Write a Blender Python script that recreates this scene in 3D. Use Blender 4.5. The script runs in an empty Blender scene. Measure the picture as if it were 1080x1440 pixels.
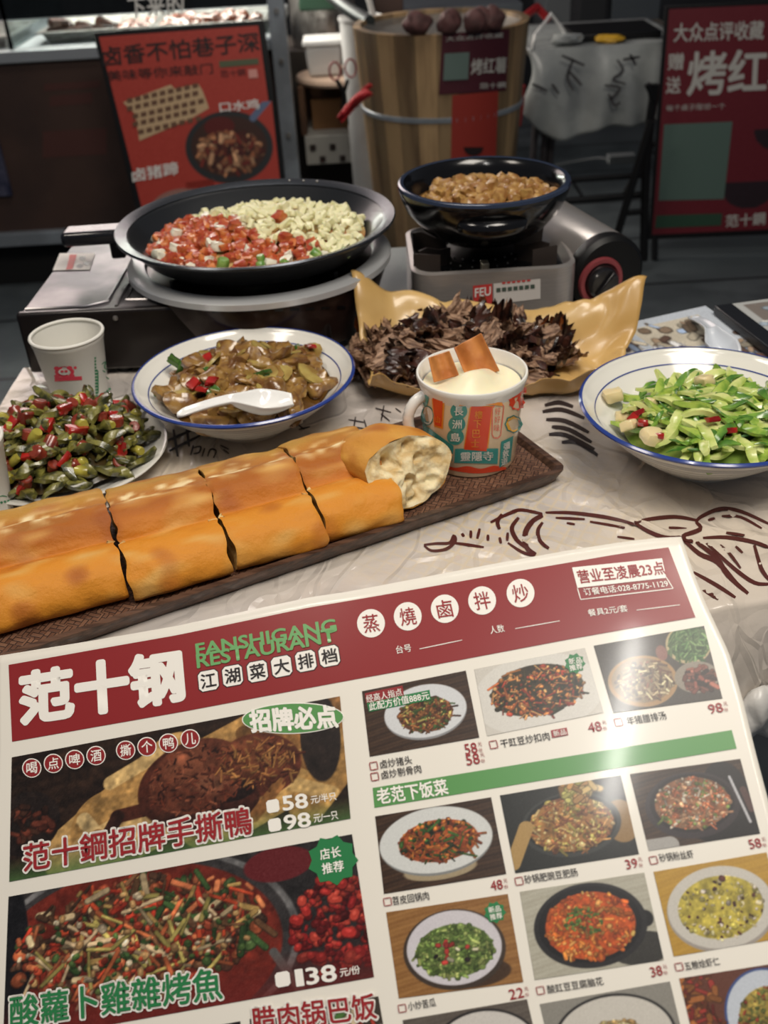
import bpy, bmesh, math, random
import numpy as np
from mathutils import Vector, Matrix, noise as mnoise
rnd = random.Random(11)
nr = np.random.RandomState(5)
SC = bpy.context.scene
COL = SC.collection
PI = math.pi

# ------------------------------------------------------------------ camera, world, lights, exposure
F = 1400.0
TH = math.radians(34.0)
RO = math.radians(3.3)
CAM = Vector((0, 0, 1.27))
TZ = 0.75                                   # table height
_R0 = Vector((1, 0, 0)); _U0 = Vector((0, math.sin(TH), math.cos(TH)))
CW = Vector((0, math.cos(TH), -math.sin(TH)))
CR = math.cos(RO) * _R0 - math.sin(RO) * _U0
CU = math.sin(RO) * _R0 + math.cos(RO) * _U0
cam = bpy.data.cameras.new('camera'); cam_o = bpy.data.objects.new('camera', cam); COL.objects.link(cam_o)
M = Matrix.Identity(4)
for i in range(3):
    M[i][0] = CR[i]; M[i][1] = CU[i]; M[i][2] = -CW[i]; M[i][3] = CAM[i]
cam_o.matrix_world = M
cam.sensor_fit = 'VERTICAL'; cam.sensor_height = 24.0; cam.lens = 24.0 * F / 1440.0
cam.clip_start = 0.02; cam.clip_end = 60
cam.dof.use_dof = True; cam.dof.focus_distance = 0.75; cam.dof.aperture_fstop = 6.0
SC.camera = cam_o
SC.view_settings.view_transform = 'Standard'; SC.view_settings.look = 'None'
SC.view_settings.gamma = 1; SC.view_settings.exposure = 0.0
w = bpy.data.worlds.new('night'); SC.world = w; w.use_nodes = True
w.node_tree.nodes['Background'].inputs[0].default_value = (0.55, 0.62, 0.75, 1)
w.node_tree.nodes['Background'].inputs[1].default_value = 0.11

def area_light(name, loc, target, size, power, color, sy=None, axis=None):
    l = bpy.data.lights.new(name, 'AREA'); l.shape = 'RECTANGLE'
    l.size = size; l.size_y = sy or size; l.energy = power; l.color = color
    o = bpy.data.objects.new(name, l); COL.objects.link(o); o.location = loc
    o.rotation_euler = (Vector(target) - Vector(loc)).to_track_quat('-Z', 'Y').to_euler()
    if axis:                                    # long side of a tube along this direction
        z = (Vector(loc) - Vector(target)).normalized(); y = Vector(axis); y = (y - z * y.dot(z)).normalized(); x = y.cross(z)
        o.rotation_euler = Matrix((x, y, z)).transposed().to_euler()
    return o
area_light('awning_lamp', (0.50, 0.22, 2.45), (-0.05, 0.8, 0.75), 0.75, 25.5, (1.0, 0.92, 0.81))
area_light('tube_lamp', (-0.085, 0.05, 2.05), (0.14, 0.39, 0.84), 0.022, 2.4, (1.0, 0.96, 0.9), 0.32, (-0.09, -0.25, -0.13))
area_light('side_lamp', (-0.9, 0.7, 2.3), (-0.1, 0.9, 0.75), 0.4, 7, (1.0, 0.9, 0.78))
area_light('street_glow', (-1.3, 5.2, 2.35), (-0.2, 1.0, 0.8), 2.4, 24, (1.0, 0.84, 0.80), 1.0)
area_light('display_case_lamp', (-0.75, 3.75, 1.25), (-0.7, 3.6, 0.7), 0.9, 26, (1.0, 0.93, 0.82), 0.25)
area_light('stall_lamp', (-0.1, 2.2, 2.7), (0.0, 3.4, 0.3), 0.8, 12, (1.0, 0.92, 0.84), 0.5)

# ------------------------------------------------------------------ helpers: projection of a photo pixel onto a real surface
def ray(px, py):
    return (CW + CR * ((px - 540) / F) - CU * ((py - 720) / F)).normalized()
def at(px, py, z=0.0):
    d = ray(px, py); t = (TZ + z - CAM.z) / d.z
    return CAM + d * t
def aty(px, py, y):
    d = ray(px, py); return CAM + d * (y / d.y)
def plane_surf(P0, N):
    P0 = Vector(P0); N = Vector(N).normalized()
    def f(px, py, off=0.0):
        d = ray(px, py); t = (P0 + N * off - CAM).dot(N) / d.dot(N)
        return CAM + d * t
    return f
def lathe_surf(cx, cy, z0, r0, z1, r1):
    k = (r1 - r0) / (z1 - z0)
    def f(px, py, off=0.0):
        d = ray(px, py)
        ox, oy, oz = CAM.x - cx, CAM.y - cy, CAM.z - z0
        rr = r0 + off + k * oz; rk = k * d.z
        a = d.x**2 + d.y**2 - rk**2; b = 2 * (ox * d.x + oy * d.y - rr * rk); c = ox**2 + oy**2 - rr**2
        D = b * b - 4 * a * c
        if D < 0: D = 0
        return CAM + d * ((-b - math.sqrt(D)) / (2 * a))
    return f

# ------------------------------------------------------------------ materials
def lin(c):
    c = [x / 255.0 for x in c]
    return tuple(x / 12.92 if x <= 0.04045 else ((x + 0.055) / 1.055) ** 2.4 for x in c)
MATS = {}
def mat(name, rgb, rough=0.5, metal=0.0, spec=0.5, rgb2=None, nscale=20.0, ndetail=4.0, bump=0.0, bscale=None,
        coat=0.0, sss=0.0, trans=0.0, emit=0.0, lo=0.4, hi=0.6, stretch=None, coords='Object'):
    if name in MATS: return MATS[name]
    m = bpy.data.materials.new(name); m.use_nodes = True; MATS[name] = m
    nt = m.node_tree; b = nt.nodes['Principled BSDF']
    b.inputs['Base Color'].default_value = (*lin(rgb), 1)
    b.inputs['Roughness'].default_value = rough; b.inputs['Metallic'].default_value = metal
    b.inputs['Specular IOR Level'].default_value = spec
    b.inputs['Coat Weight'].default_value = coat; b.inputs['Coat Roughness'].default_value = 0.12
    b.inputs['Transmission Weight'].default_value = trans
    if sss: 
        b.inputs['Subsurface Weight'].default_value = sss; b.inputs['Subsurface Radius'].default_value = (0.006, 0.004, 0.002)
        b.inputs['Subsurface Scale'].default_value = 0.5
    if emit:
        b.inputs['Emission Color'].default_value = (*lin(rgb), 1); b.inputs['Emission Strength'].default_value = emit
    if rgb2 is not None or bump:
        tc = nt.nodes.new('ShaderNodeTexCoord'); src = tc.outputs[coords]
        if stretch:
            mp = nt.nodes.new('ShaderNodeMapping'); mp.inputs['Scale'].default_value = stretch
            nt.links.new(src, mp.inputs[0]); src = mp.outputs[0]
        def nz(s):
            n = nt.nodes.new('ShaderNodeTexNoise'); n.inputs['Scale'].default_value = s; n.inputs['Detail'].default_value = ndetail
            nt.links.new(src, n.inputs['Vector']); return n
        if rgb2 is not None:
            n = nz(nscale); r = nt.nodes.new('ShaderNodeValToRGB')
            r.color_ramp.elements[0].position = lo; r.color_ramp.elements[1].position = hi
            r.color_ramp.elements[0].color = (*lin(rgb), 1); r.color_ramp.elements[1].color = (*lin(rgb2), 1)
            nt.links.new(n.outputs['Fac'], r.inputs[0]); nt.links.new(r.outputs[0], b.inputs['Base Color'])
        if bump:
            n = nz(bscale or nscale); bp = nt.nodes.new('ShaderNodeBump'); bp.inputs['Strength'].default_value = bump
            bp.inputs['Distance'].default_value = 0.004
            nt.links.new(n.outputs['Fac'], bp.inputs['Height']); nt.links.new(bp.outputs[0], b.inputs['Normal'])
    return m
def print_mat(name, rough=0.35, coat=0.0):
    if name in MATS: return MATS[name]
    m = bpy.data.materials.new(name); m.use_nodes = True; MATS[name] = m
    nt = m.node_tree; b = nt.nodes['Principled BSDF']; b.inputs['Roughness'].default_value = rough
    b.inputs['Coat Weight'].default_value = coat
    a = nt.nodes.new('ShaderNodeAttribute'); a.attribute_name = 'Col'
    nt.links.new(a.outputs['Color'], b.inputs['Base Color']); return m

# ------------------------------------------------------------------ mesh builder
class MB:
    def __init__(s): s.v = []; s.f = []
    def add(s, vs, fs):
        o = len(s.v); s.v += [tuple(p) for p in vs]; s.f += [tuple(i + o for i in f) for f in fs]; return s
    def box(s, x0, x1, y0, y1, z0, z1, T=None):
        vs = [Vector((x, y, z)) for z in (z0, z1) for y in (y0, y1) for x in (x0, x1)]
        if T: vs = [T @ p for p in vs]
        return s.add(vs, [(0, 2, 3, 1), (4, 5, 7, 6), (0, 1, 5, 4), (2, 6, 7, 3), (0, 4, 6, 2), (1, 3, 7, 5)])
    def lathe(s, prof, seg=64, c=(0, 0, 0), a0=0, a1=2 * PI, closed=False):
        full = abs(a1 - a0 - 2 * PI) < 1e-6; n = seg if full else seg + 1
        vs = []
        for i in range(n):
            a = a0 + (a1 - a0) * i / seg
            for r, z in prof: vs.append((c[0] + r * math.cos(a), c[1] + r * math.sin(a), c[2] + z))
        m = len(prof); fs = []
        for i in range(seg):
            j = (i + 1) % n
            for k in range(m - 1 + (1 if closed else 0)):
                k2 = (k + 1) % m
                fs.append((i * m + k, j * m + k, j * m + k2, i * m + k2))
        return s.add(vs, fs)
    def tube(s, path, rad, seg=10, cap=True):
        path = [Vector(p) for p in path]; n = len(path)
        rad = rad if hasattr(rad, '__len__') else [rad] * n
        vs = []; up = Vector((0.123, 0.31, 0.94))
        for i, p in enumerate(path):
            t = (path[min(i + 1, n - 1)] - path[max(i - 1, 0)]).normalized()
            a = t.cross(up); a = a.normalized() if a.length > 1e-4 else t.orthogonal().normalized(); b = t.cross(a)
            for k in range(seg):
                q = 2 * PI * k / seg; vs.append(p + (a * math.cos(q) + b * math.sin(q)) * rad[i])
        fs = [(i * seg + k, i * seg + (k + 1) % seg, (i + 1) * seg + (k + 1) % seg, (i + 1) * seg + k) for i in range(n - 1) for k in range(seg)]
        if cap: fs += [tuple(range(seg))[::-1], tuple((n - 1) * seg + k for k in range(seg))]
        return s.add(vs, fs)
    def grid(s, fn, nu, nv, wrapu=False):
        vs = [fn(i / nu, j / nv) for j in range(nv + 1) for i in range(nu + 1)]
        fs = [(j * (nu + 1) + i, j * (nu + 1) + i + 1, (j + 1) * (nu + 1) + i + 1, (j + 1) * (nu + 1) + i) for j in range(nv) for i in range(nu)]
        return s.add(vs, fs)
    def prism(s, pts, h0, h1, T=None):
        n = len(pts); vs = [Vector((p[0], p[1], h)) for h in (h0, h1) for p in pts]
        if T: vs = [T @ p for p in vs]
        return s.add(vs, [tuple(range(n))[::-1], tuple(range(n, 2 * n))] + [(i, (i + 1) % n, n + (i + 1) % n, n + i) for i in range(n)])
    def mesh(s, name, m, smooth=True, angle=40):
        me = bpy.data.meshes.new(name); me.from_pydata(s.v, [], s.f)
        bm = bmesh.new(); bm.from_mesh(me); bmesh.ops.recalc_face_normals(bm, faces=bm.faces); bm.to_mesh(me); bm.free()
        me.materials.append(m)
        if smooth:
            me.polygons.foreach_set('use_smooth', [True] * len(me.polygons))
            if angle: me.set_sharp_from_angle(angle=math.radians(angle))
        me.update(); return me
    def build(s, name, m, parent=None, smooth=True, angle=40, bevel=0, solid=0, sub=0):
        o = bpy.data.objects.new(name, s.mesh(name, m, smooth, angle)); COL.objects.link(o)
        if parent: o.parent = parent; o.matrix_parent_inverse = parent.matrix_basis.inverted()
        if solid: q = o.modifiers.new('thickness', 'SOLIDIFY'); q.thickness = solid; q.offset = 0
        if bevel:
            q = o.modifiers.new('bevel', 'BEVEL'); q.width = bevel; q.segments = 3; q.limit_method = 'ANGLE'; q.angle_limit = math.radians(35)
        if sub: q = o.modifiers.new('sub', 'SUBSURF'); q.levels = q.render_levels = sub
        return o
def tag(o, label, cat=None, group=None, kind=None):
    o['label'] = label
    if cat: o['category'] = cat
    if group: o['group'] = group
    if kind: o['kind'] = kind
    return o
def thing(name, label, cat, loc=(0, 0, 0), group=None, rz=0):
    o = bpy.data.objects.new(name, None); COL.objects.link(o); o.empty_display_size = 0.05
    o.location = loc; o.rotation_euler = (0, 0, rz)
    o.matrix_basis = Matrix.Translation(loc) @ Matrix.Rotation(rz, 4, 'Z')
    return tag(o, label, cat, group)
def struct(o): o['kind'] = 'structure'; return o
def nz(p, s=1.0, seed=0.0):
    return mnoise.noise(Vector((p[0] * s + seed, p[1] * s + seed * 1.7, (p[2] if len(p) > 2 else 0) * s + seed * 0.3)))

# ------------------------------------------------------------------ writing and flat prints that lie on a surface
def vdir_menu(x, y):
    d = Vector((x, y + 1940)); return d.normalized()
_tc = {}
def glyphs(body):
    k = body
    if k not in _tc:
        c = bpy.data.curves.new('t', 'FONT'); c.body = body; c.resolution_u = 3
        o = bpy.data.objects.new('t', c); COL.objects.link(o)
        me = bpy.data.meshes.new_from_object(o.evaluated_get(bpy.context.evaluated_depsgraph_get()))
        v = np.array([x.co[:2] for x in me.vertices]); f = [tuple(p.vertices) for p in me.polygons]
        bpy.data.objects.remove(o); bpy.data.curves.remove(c); bpy.data.meshes.remove(me)
        lo, hi = v.min(0), v.max(0)
        _tc[k] = (((v - lo) / (hi - lo), f), (hi[1] - lo[1]) / (hi[0] - lo[0]))
    return _tc[k]
def quad_from_line(x0, y0, x1, y1, h, vd):
    a, b = vd(x0, y0) * (h / 2), vd(x1, y1) * (h / 2)
    return [(x0 - a.x, y0 - a.y), (x1 - b.x, y1 - b.y), (x1 + b.x, y1 + b.y), (x0 + a.x, y0 + a.y)]
def bil(q, u, v):                     # u right, v down; q = TL TR BR BL
    return ((q[0][0] * (1 - u) + q[1][0] * u) * (1 - v) + (q[3][0] * (1 - u) + q[2][0] * u) * v,
            (q[0][1] * (1 - u) + q[1][1] * u) * (1 - v) + (q[3][1] * (1 - u) + q[2][1] * u) * v)
def put_text(mb, surf, body, q, off, bold=0.0):
    (v, f), asp = glyphs(body)
    b = bold * 0.62; nb = 20 if b > 0.03 else 8
    sh = [(0, 0)] if b <= 0.004 else [(math.cos(a) * b, math.sin(a) * b) for a in [PI / 8 + k * 2 * PI / nb for k in range(nb)]]
    for k, (dx, dy) in enumerate(sh):                       # a heavier weight: the same outline struck several times
        mb.add([surf(*bil(q, x + dx * asp, 1 - y + dy), off + k * 1.5e-6) for x, y in v], f)
def put_line_text(mb, surf, body, x0, y0, x1, y1, h, off, vd, bold=0.0):
    put_text(mb, surf, body, quad_from_line(x0, y0, x1, y1, h, vd), off, bold)
def put_quad(mb, surf, q, off, nu=8, nv=4):
    mb.grid(lambda u, v: surf(*bil(q, u, v), off), nu, nv)
def put_poly(mb, surf, pts, off):
    mb.add([surf(x, y, off) for x, y in pts], [tuple(range(len(pts)))])
def circ(cx, cy, rx, ry=None, n=28, rot=0.0):
    ry = rx if ry is None else ry
    return [(cx + rx * math.cos(a) * math.cos(rot) - ry * math.sin(a) * math.sin(rot), cy + rx * math.cos(a) * math.sin(rot) + ry * math.sin(a) * math.cos(rot)) for a in [2 * PI * k / n for k in range(n)]]
def star(cx, cy, r, n=12, k=0.8):
    return [(cx + (r if i % 2 == 0 else r * k) * math.cos(PI * i / n), cy + (r if i % 2 == 0 else r * k) * math.sin(PI * i / n)) for i in range(2 * n)]
def put_stroke(mb, surf, pts, wpx, off, sub=4):
    P = [Vector(p) for p in pts]; out = []
    if len(P) > 2:
        for i in range(len(P) - 1):
            p0, p1, p2, p3 = P[max(i - 1, 0)], P[i], P[i + 1], P[min(i + 2, len(P) - 1)]
            for k in range(sub):
                t = k / sub
                out.append(0.5 * ((2 * p1) + (p2 - p0) * t + (2 * p0 - 5 * p1 + 4 * p2 - p3) * t * t + (3 * p1 - p0 - 3 * p2 + p3) * t**3))
        out.append(P[-1])
    else: out = [P[0].lerp(P[1], k / 4) for k in range(5)]
    vs = []; n = len(out)
    for i, p in enumerate(out):
        t = (out[min(i + 1, n - 1)] - out[max(i - 1, 0)]).normalized(); nn = Vector((-t.y, t.x))
        ww = wpx / 2 * (0.55 + 0.45 * math.sin(PI * min(1, max(0, (i + 0.5) / n)))) 
        for s_ in (-1, 1): q = p + nn * ww * s_; vs.append(surf(q.x, q.y, off))
    mb.add(vs, [(2 * i, 2 * i + 1, 2 * i + 3, 2 * i + 2) for i in range(n - 1)])

# painter for printed photographs: colours go on a fine grid of points lying on the paper
class Paint:
    def __init__(s, w_, h_, base, seed=0):
        s.w, s.h = w_, h_; s.ar = h_ / w_; s.r = np.random.RandomState(seed)
        s.X, s.Y = np.meshgrid((np.arange(w_) + 0.5) / w_, (np.arange(h_) + 0.5) / w_)
        s.a = np.ones((h_, w_, 3)) * np.array(base, float)
    def blend(s, m, c): s.a += (np.array(c, float) - s.a) * m[..., None]; return s
    def ell(s, cx, cy, rx, ry, c, rot=0.0, soft=None):
        x, y = s.X - cx, s.Y - cy; cr, sr = math.cos(rot), math.sin(rot)
        d = np.sqrt(((x * cr + y * sr) / rx) ** 2 + ((-x * sr + y * cr) / ry) ** 2)
        e = soft or 1.2 / (s.w * min(rx, ry))
        return s.blend(np.clip((1 - d) / e + 0.5, 0, 1), c)
    def ring(s, cx, cy, rx, ry, wd, c, rot=0.0):
        x, y = s.X - cx, s.Y - cy; cr, sr = math.cos(rot), math.sin(rot)
        d = np.sqrt(((x * cr + y * sr) / rx) ** 2 + ((-x * sr + y * cr) / ry) ** 2)
        return s.blend(np.clip((wd - abs(d - 1)) * s.w * min(rx, ry) / 1.2 + 0.5, 0, 1), c)
    def seg(s, x0, y0, x1, y1, wd, c):
        i0, i1 = max(0, int((min(x0, x1) - wd) * s.w) - 2), min(s.w, int((max(x0, x1) + wd) * s.w) + 3)
        j0, j1 = max(0, int((min(y0, y1) - wd) * s.w) - 2), min(s.h, int((max(y0, y1) + wd) * s.w) + 3)
        if i0 >= i1 or j0 >= j1: return s
        X, Y = s.X[j0:j1, i0:i1], s.Y[j0:j1, i0:i1]
        dx, dy = x1 - x0, y1 - y0; L = dx * dx + dy * dy + 1e-9
        t = np.clip(((X - x0) * dx + (Y - y0) * dy) / L, 0, 1)
        d = np.hypot(X - x0 - t * dx, Y - y0 - t * dy)
        m = np.clip((wd - d) * s.w + 0.5, 0, 1)[..., None]
        s.a[j0:j1, i0:i1] += (np.array(c, float) - s.a[j0:j1, i0:i1]) * m; return s
    def lumps(s, n, cx, cy, rx, ry, cols, sz=(0.012, 0.035), rot=0.0):
        for _ in range(n):
            r = math.sqrt(s.r.rand()); a = s.r.rand() * 2 * PI
            ex, ey = r * rx * math.cos(a), r * ry * math.sin(a)
            x, y = cx + ex * math.cos(rot) - ey * math.sin(rot), cy + ex * math.sin(rot) + ey * math.cos(rot)
            c = np.array(cols[s.r.randint(len(cols))], float) * (0.65 + 0.5 * s.r.rand()); k = sz[0] + (sz[1] - sz[0]) * s.r.rand() ** 2
            q = s.r.rand() * PI; e = 0.45 + 0.5 * s.r.rand(); dx, dy = math.cos(q) * k * (1 - e), math.sin(q) * k * (1 - e)
            s.seg(x - dx, y - dy + 0.003, x + dx, y + dy + 0.003, k * e * 1.1, c * 0.5); s.seg(x - dx, y - dy, x + dx, y + dy, k * e, c)
            s.seg(x - dx * 0.6, y - dy * 0.6 - k * e * 0.35, x + dx * 0.5, y + dy * 0.5 - k * e * 0.35, k * e * 0.35, np.minimum(c * 1.25 + 12, 250))
        return s
    def mottle(s, k=0.16, cells=14, keep=None):
        a0 = s.a.copy()
        for cl, kk in ((cells, k), (cells * 3, k * 0.8)):
            g = s.r.randn(int(cl * s.ar) + 3, cl + 3)
            yy = (np.arange(s.h) / s.h) * (g.shape[0] - 2); xx = (np.arange(s.w) / s.w) * (g.shape[1] - 2)
            y0, x0 = yy.astype(int), xx.astype(int); fy, fx = (yy - y0)[:, None], (xx - x0)[None]
            fy, fx = fy * fy * (3 - 2 * fy), fx * fx * (3 - 2 * fx)
            m = g[y0][:, x0] * (1 - fy) * (1 - fx) + g[y0][:, x0 + 1] * (1 - fy) * fx + g[y0 + 1][:, x0] * fy * (1 - fx) + g[y0 + 1][:, x0 + 1] * fy * fx
            s.a *= (1 + kk * m)[..., None]
        if keep is not None: same = (abs(a0 - keep).max(-1) < 2)[..., None]; s.a = np.where(same, a0, s.a)
        return s
    def bits(s, n, cx, cy, rx, ry, cols, ln=(0.01, 0.05), wd=(0.006, 0.014), rot=0.0):
        for _ in range(n):
            r = math.sqrt(s.r.rand()); a = s.r.rand() * 2 * PI
            ex, ey = r * rx * math.cos(a), r * ry * math.sin(a)
            x, y = cx + ex * math.cos(rot) - ey * math.sin(rot), cy + ex * math.sin(rot) + ey * math.cos(rot)
            c = np.array(cols[s.r.randint(len(cols))], float) * (0.7 + 0.5 * s.r.rand())
            l = ln[0] + (ln[1] - ln[0]) * s.r.rand() ** 1.5; q = s.r.rand() * PI; wv = wd[0] + (wd[1] - wd[0]) * s.r.rand()
            s.seg(x, y, x + l * math.cos(q), y + l * math.sin(q), wv, c * 0.55)
            s.seg(x, y - 0.002, x + l * math.cos(q), y + l * math.sin(q) - 0.002, wv * 0.75, np.minimum(c, 250))
        return s
    def rect(s, x0, y0, x1, y1, c):
        return s.blend(((s.X > x0) & (s.X < x1) & (s.Y > y0) & (s.Y < y1)).astype(float), c)
    def wood(s, c1, c2, ang=0.0, fr=40):
        t = s.X * math.sin(ang) + s.Y * math.cos(ang); u = s.X * math.cos(ang) - s.Y * math.sin(ang)
        m = 0.5 + 0.25 * np.sin(t * fr + 2 * np.sin(u * 5)) + 0.25 * np.sin(t * fr * 2.7 + 3 * np.sin(u * 3 + 1))
        s.a = np.array(c1, float) * (1 - m[..., None]) + np.array(c2, float) * m[..., None]; return s
    def grad(s, x0, y0, x1, y1, c, k=1.0):
        t = np.clip(((s.X - x0) * (x1 - x0) + (s.Y - y0) * (y1 - y0)) / ((x1 - x0) ** 2 + (y1 - y0) ** 2), 0, 1)
        return s.blend(t * k, c)
    def grain(s, k=8): s.a += s.r.randn(s.h, s.w, 1) * k; return s
def put_picture(name, surf, q, off, p, parent, m, label=None):
    n_u, n_v = p.w, p.h
    U, V = np.meshgrid((np.arange(n_u)) / (n_u - 1), np.arange(n_v) / (n_v - 1))
    vs = [surf(*bil(q, u, v), off) for u, v in zip(U.ravel(), V.ravel())]
    idx = np.arange(n_u * n_v).reshape(n_v, n_u)
    fs = np.stack([idx[1:, :-1], idx[1:, 1:], idx[:-1, 1:], idx[:-1, :-1]], -1).reshape(-1, 4)
    me = bpy.data.meshes.new(name); me.from_pydata(vs, [], fs.tolist())
    a = me.color_attributes.new('Col', 'FLOAT_COLOR', 'POINT')
    c = np.clip(p.a, 0, 255).reshape(-1, 3) / 255.0
    c = np.where(c <= 0.04045, c / 12.92, ((c + 0.055) / 1.055) ** 2.4)
    a.data.foreach_set('color', np.hstack([c, np.ones((len(c), 1))]).astype(np.float32).ravel())
    me.materials.append(m)
    o = bpy.data.objects.new(name, me); COL.objects.link(o); o.parent = parent
    o.matrix_parent_inverse = parent.matrix_basis.inverted()
    if label: o['label'] = label
    return o
# ================================================================== SETTING
flo = MB().box(-6, 6, -2, 9, -0.05, 0).build('floor', mat('paving', (92, 99, 102), 0.5, rgb2=(70, 76, 80), nscale=6, bump=0.25, bscale=40), smooth=False)
nt = MATS['paving'].node_tree; bk = nt.nodes.new('ShaderNodeTexBrick'); tcn = nt.nodes.new('ShaderNodeTexCoord')
bk.inputs['Scale'].default_value = 1.0; bk.inputs['Brick Width'].default_value = 0.9; bk.inputs['Row Height'].default_value = 0.45
bk.inputs['Mortar Size'].default_value = 0.008; bk.inputs['Mortar'].default_value = (*lin((26, 28, 30)), 1)
bk.inputs['Color2'].default_value = (*lin((80, 87, 90)), 1)
rp = [n for n in nt.nodes if n.type == 'VALTORGB'][0]
nt.links.new(tcn.outputs['Object'], bk.inputs['Vector']); nt.links.new(rp.outputs[0], bk.inputs['Color1'])
nt.links.new(bk.outputs['Color'], nt.nodes['Principled BSDF'].inputs['Base Color']); struct(flo)
struct(MB().box(-5, 5, 5.9, 6.0, 0, 3.2).build('wall_back', mat('dark_wall', (44, 46, 50), 0.8, rgb2=(34, 34, 38), nscale=3), smooth=False))

black_m = mat('black_metal', (18, 18, 20), 0.4, 0.3)
alu = mat('aluminium', (150, 158, 166), 0.4, 0.3, rgb2=(128, 134, 140), nscale=8)
steel = mat('brushed_steel', (186, 184, 180), 0.28, 0.7, rgb2=(140, 136, 132), nscale=30, stretch=(1, 12, 1))
white_pl = mat('white_plastic', (214, 214, 212), 0.4, sss=0.0)

# ---- stall counter on the left with a glazed food case
st = thing('stall_counter', 'dark brown stall counter with a grey metal edge, behind the leaning red poster', 'counter', (-0.9, 3.4, 0))
MB().box(-2.0, -0.25, 3.42, 3.46, 0.2, 0.745).build('front_panel', mat('panel_brown', (66, 46, 38), 0.6, rgb2=(48, 34, 30), nscale=2.5), st, smooth=False)
MB().box(-2.0, -0.25, 3.40, 4.15, 0.745, 0.78).build('counter_top', mat('counter_grey', (176, 180, 184), 0.3, 0.5), st, bevel=0.004)
MB().box(-2.0, -0.25, 3.39, 3.44, 0.17, 0.215).build('bottom_rail', alu, st, bevel=0.004)
MB().box(-2.0, -0.25, 3.5, 4.1, 0.0, 0.17).build('plinth', mat('plinth_black', (14, 14, 15), 0.8), st, smooth=False)
mb = MB()
for (x0, y0, x1, y1) in ((62, 118, 140, 128), (70, 135, 130, 150), (60, 185, 150, 222)):
    put_quad(mb, plane_surf((0, 3.419, 0), (0, -1, 0)), [(x0, y0), (x1, y0 - 5), (x1, y1 - 5), (x0, y1)], 0)
mb.build('faded_print', mat('faded_red', (76, 42, 36), 0.6), st, smooth=False)
dcase = thing('display_case', 'glass food case with white characters on the left stall counter', 'display case', (-0.8, 3.45, 0.78))
cpo = thing('corner_post', 'upright aluminium post at the right corner of the left stall counter', 'post', (-0.237, 3.37, 0))
MB().box(-0.262, -0.212, 3.33, 3.38, 0.0, 1.35).build('post', alu, cpo, bevel=0.004)
MB().box(-0.30, -0.262, 3.37, 3.40, 0.745, 0.78).build('edge_rail', alu, st, bevel=0.003)
glass = mat('case_glass', (235, 245, 245), 0.02, 0, trans=1.0)
glass.node_tree.nodes['Principled BSDF'].inputs['IOR'].default_value = 1.05
MB().box(-1.075, -0.265, 3.425, 3.431, 0.782, 1.3).build('glass_pane', glass, dcase, smooth=False)
MB().box(-1.083, -1.073, 3.42, 4.1, 0.782, 1.3).build('glass_edge', glass, dcase, smooth=False)
mb = MB(); sf = plane_surf((0, 3.42, 0), (0, -1, 0))
put_line_text(mb, sf, '下来的', 180, 11, 258, 5, 30, 0.0, lambda x, y: Vector((0.05, 1)), 0.03)
mb.build('lettering', mat('print_white', (228, 226, 220), 0.5), dcase, smooth=False)
mb = MB(); [mb.tube([(-0.236, 3.33, z), (-0.236, 3.322, z)], 0.008, 10) for z in (0.3, 0.5, 0.72, 0.86)]
mb.build('bolts', steel, cpo)

def tray_thing(x0, x1, y0, y1, label):
    z = 0.7805
    t = MB()
    def ring(i, zz): return [(x0 + i, y0 + i, zz), (x1 - i, y0 + i, zz), (x1 - i, y1 - i, zz), (x0 + i, y1 - i, zz)]
    rs = ring(0.02, z) + ring(0, z + 0.035) + ring(-0.012, z + 0.035) + ring(-0.012, z + 0.03) 
    t.add(rs, [(0, 1, 2, 3)] + [(k * 4 + i, k * 4 + (i + 1) % 4, (k + 1) * 4 + (i + 1) % 4, (k + 1) * 4 + i) for k in range(3) for i in range(4)])
    o = t.build('metal_tray', steel, bevel=0.003, solid=0.0015); return tag(o, label, 'tray')
tray_thing(-1.0, -0.66, 3.50, 3.80, 'long steel tray of cooked meats left in the glass case')
tray_thing(-0.63, -0.29, 3.50, 3.80, 'steel tray in the glass case nearest its corner post')
tray_thing(-1.40, -1.10, 3.47, 3.80, 'steel tray at far left edge beyond the glass upright')

# ---- lumpy pieces used for every kind of food
def lump(seed, sx, sy, sz, rough=0.25, sub=3, fr=2.2):
    bm = bmesh.new(); bmesh.ops.create_icosphere(bm, subdivisions=sub, radius=1)
    for v in bm.verts:
        p = v.co.copy(); k = 1 + rough * nz(p, fr * 0.5, seed) * 1.6 + rough * 0.4 * nz(p, fr * 1.7, seed + 9)
        v.co = Vector((p.x * sx * k, p.y * sy * k, p.z * sz * k))
    m = MB(); m.v = [tuple(v.co) for v in bm.verts]; m.f = [tuple(x.index for x in f.verts) for f in bm.faces]; bm.free(); return m
def chunk(seed, sx, sy, sz, jit=0.18, round_=0.5):
    """a diced piece: rounded box with uneven corners"""
    bm = bmesh.new(); bmesh.ops.create_cube(bm, size=2); bmesh.ops.subdivide_edges(bm, edges=bm.edges[:], cuts=3, use_grid_fill=True)
    for v in bm.verts:
        p = v.co.copy(); q = p.normalized() * 1.25; p = p.lerp(q, round_ * 0.6)
        p = p * (1 + jit * nz(p, 0.9, seed)) ; v.co = Vector((p.x * sx, p.y * sy, p.z * sz))
    m = MB(); m.v = [tuple(v.co) for v in bm.verts]; m.f = [tuple(x.index for x in f.verts) for f in bm.faces]; bm.free(); return m
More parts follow.
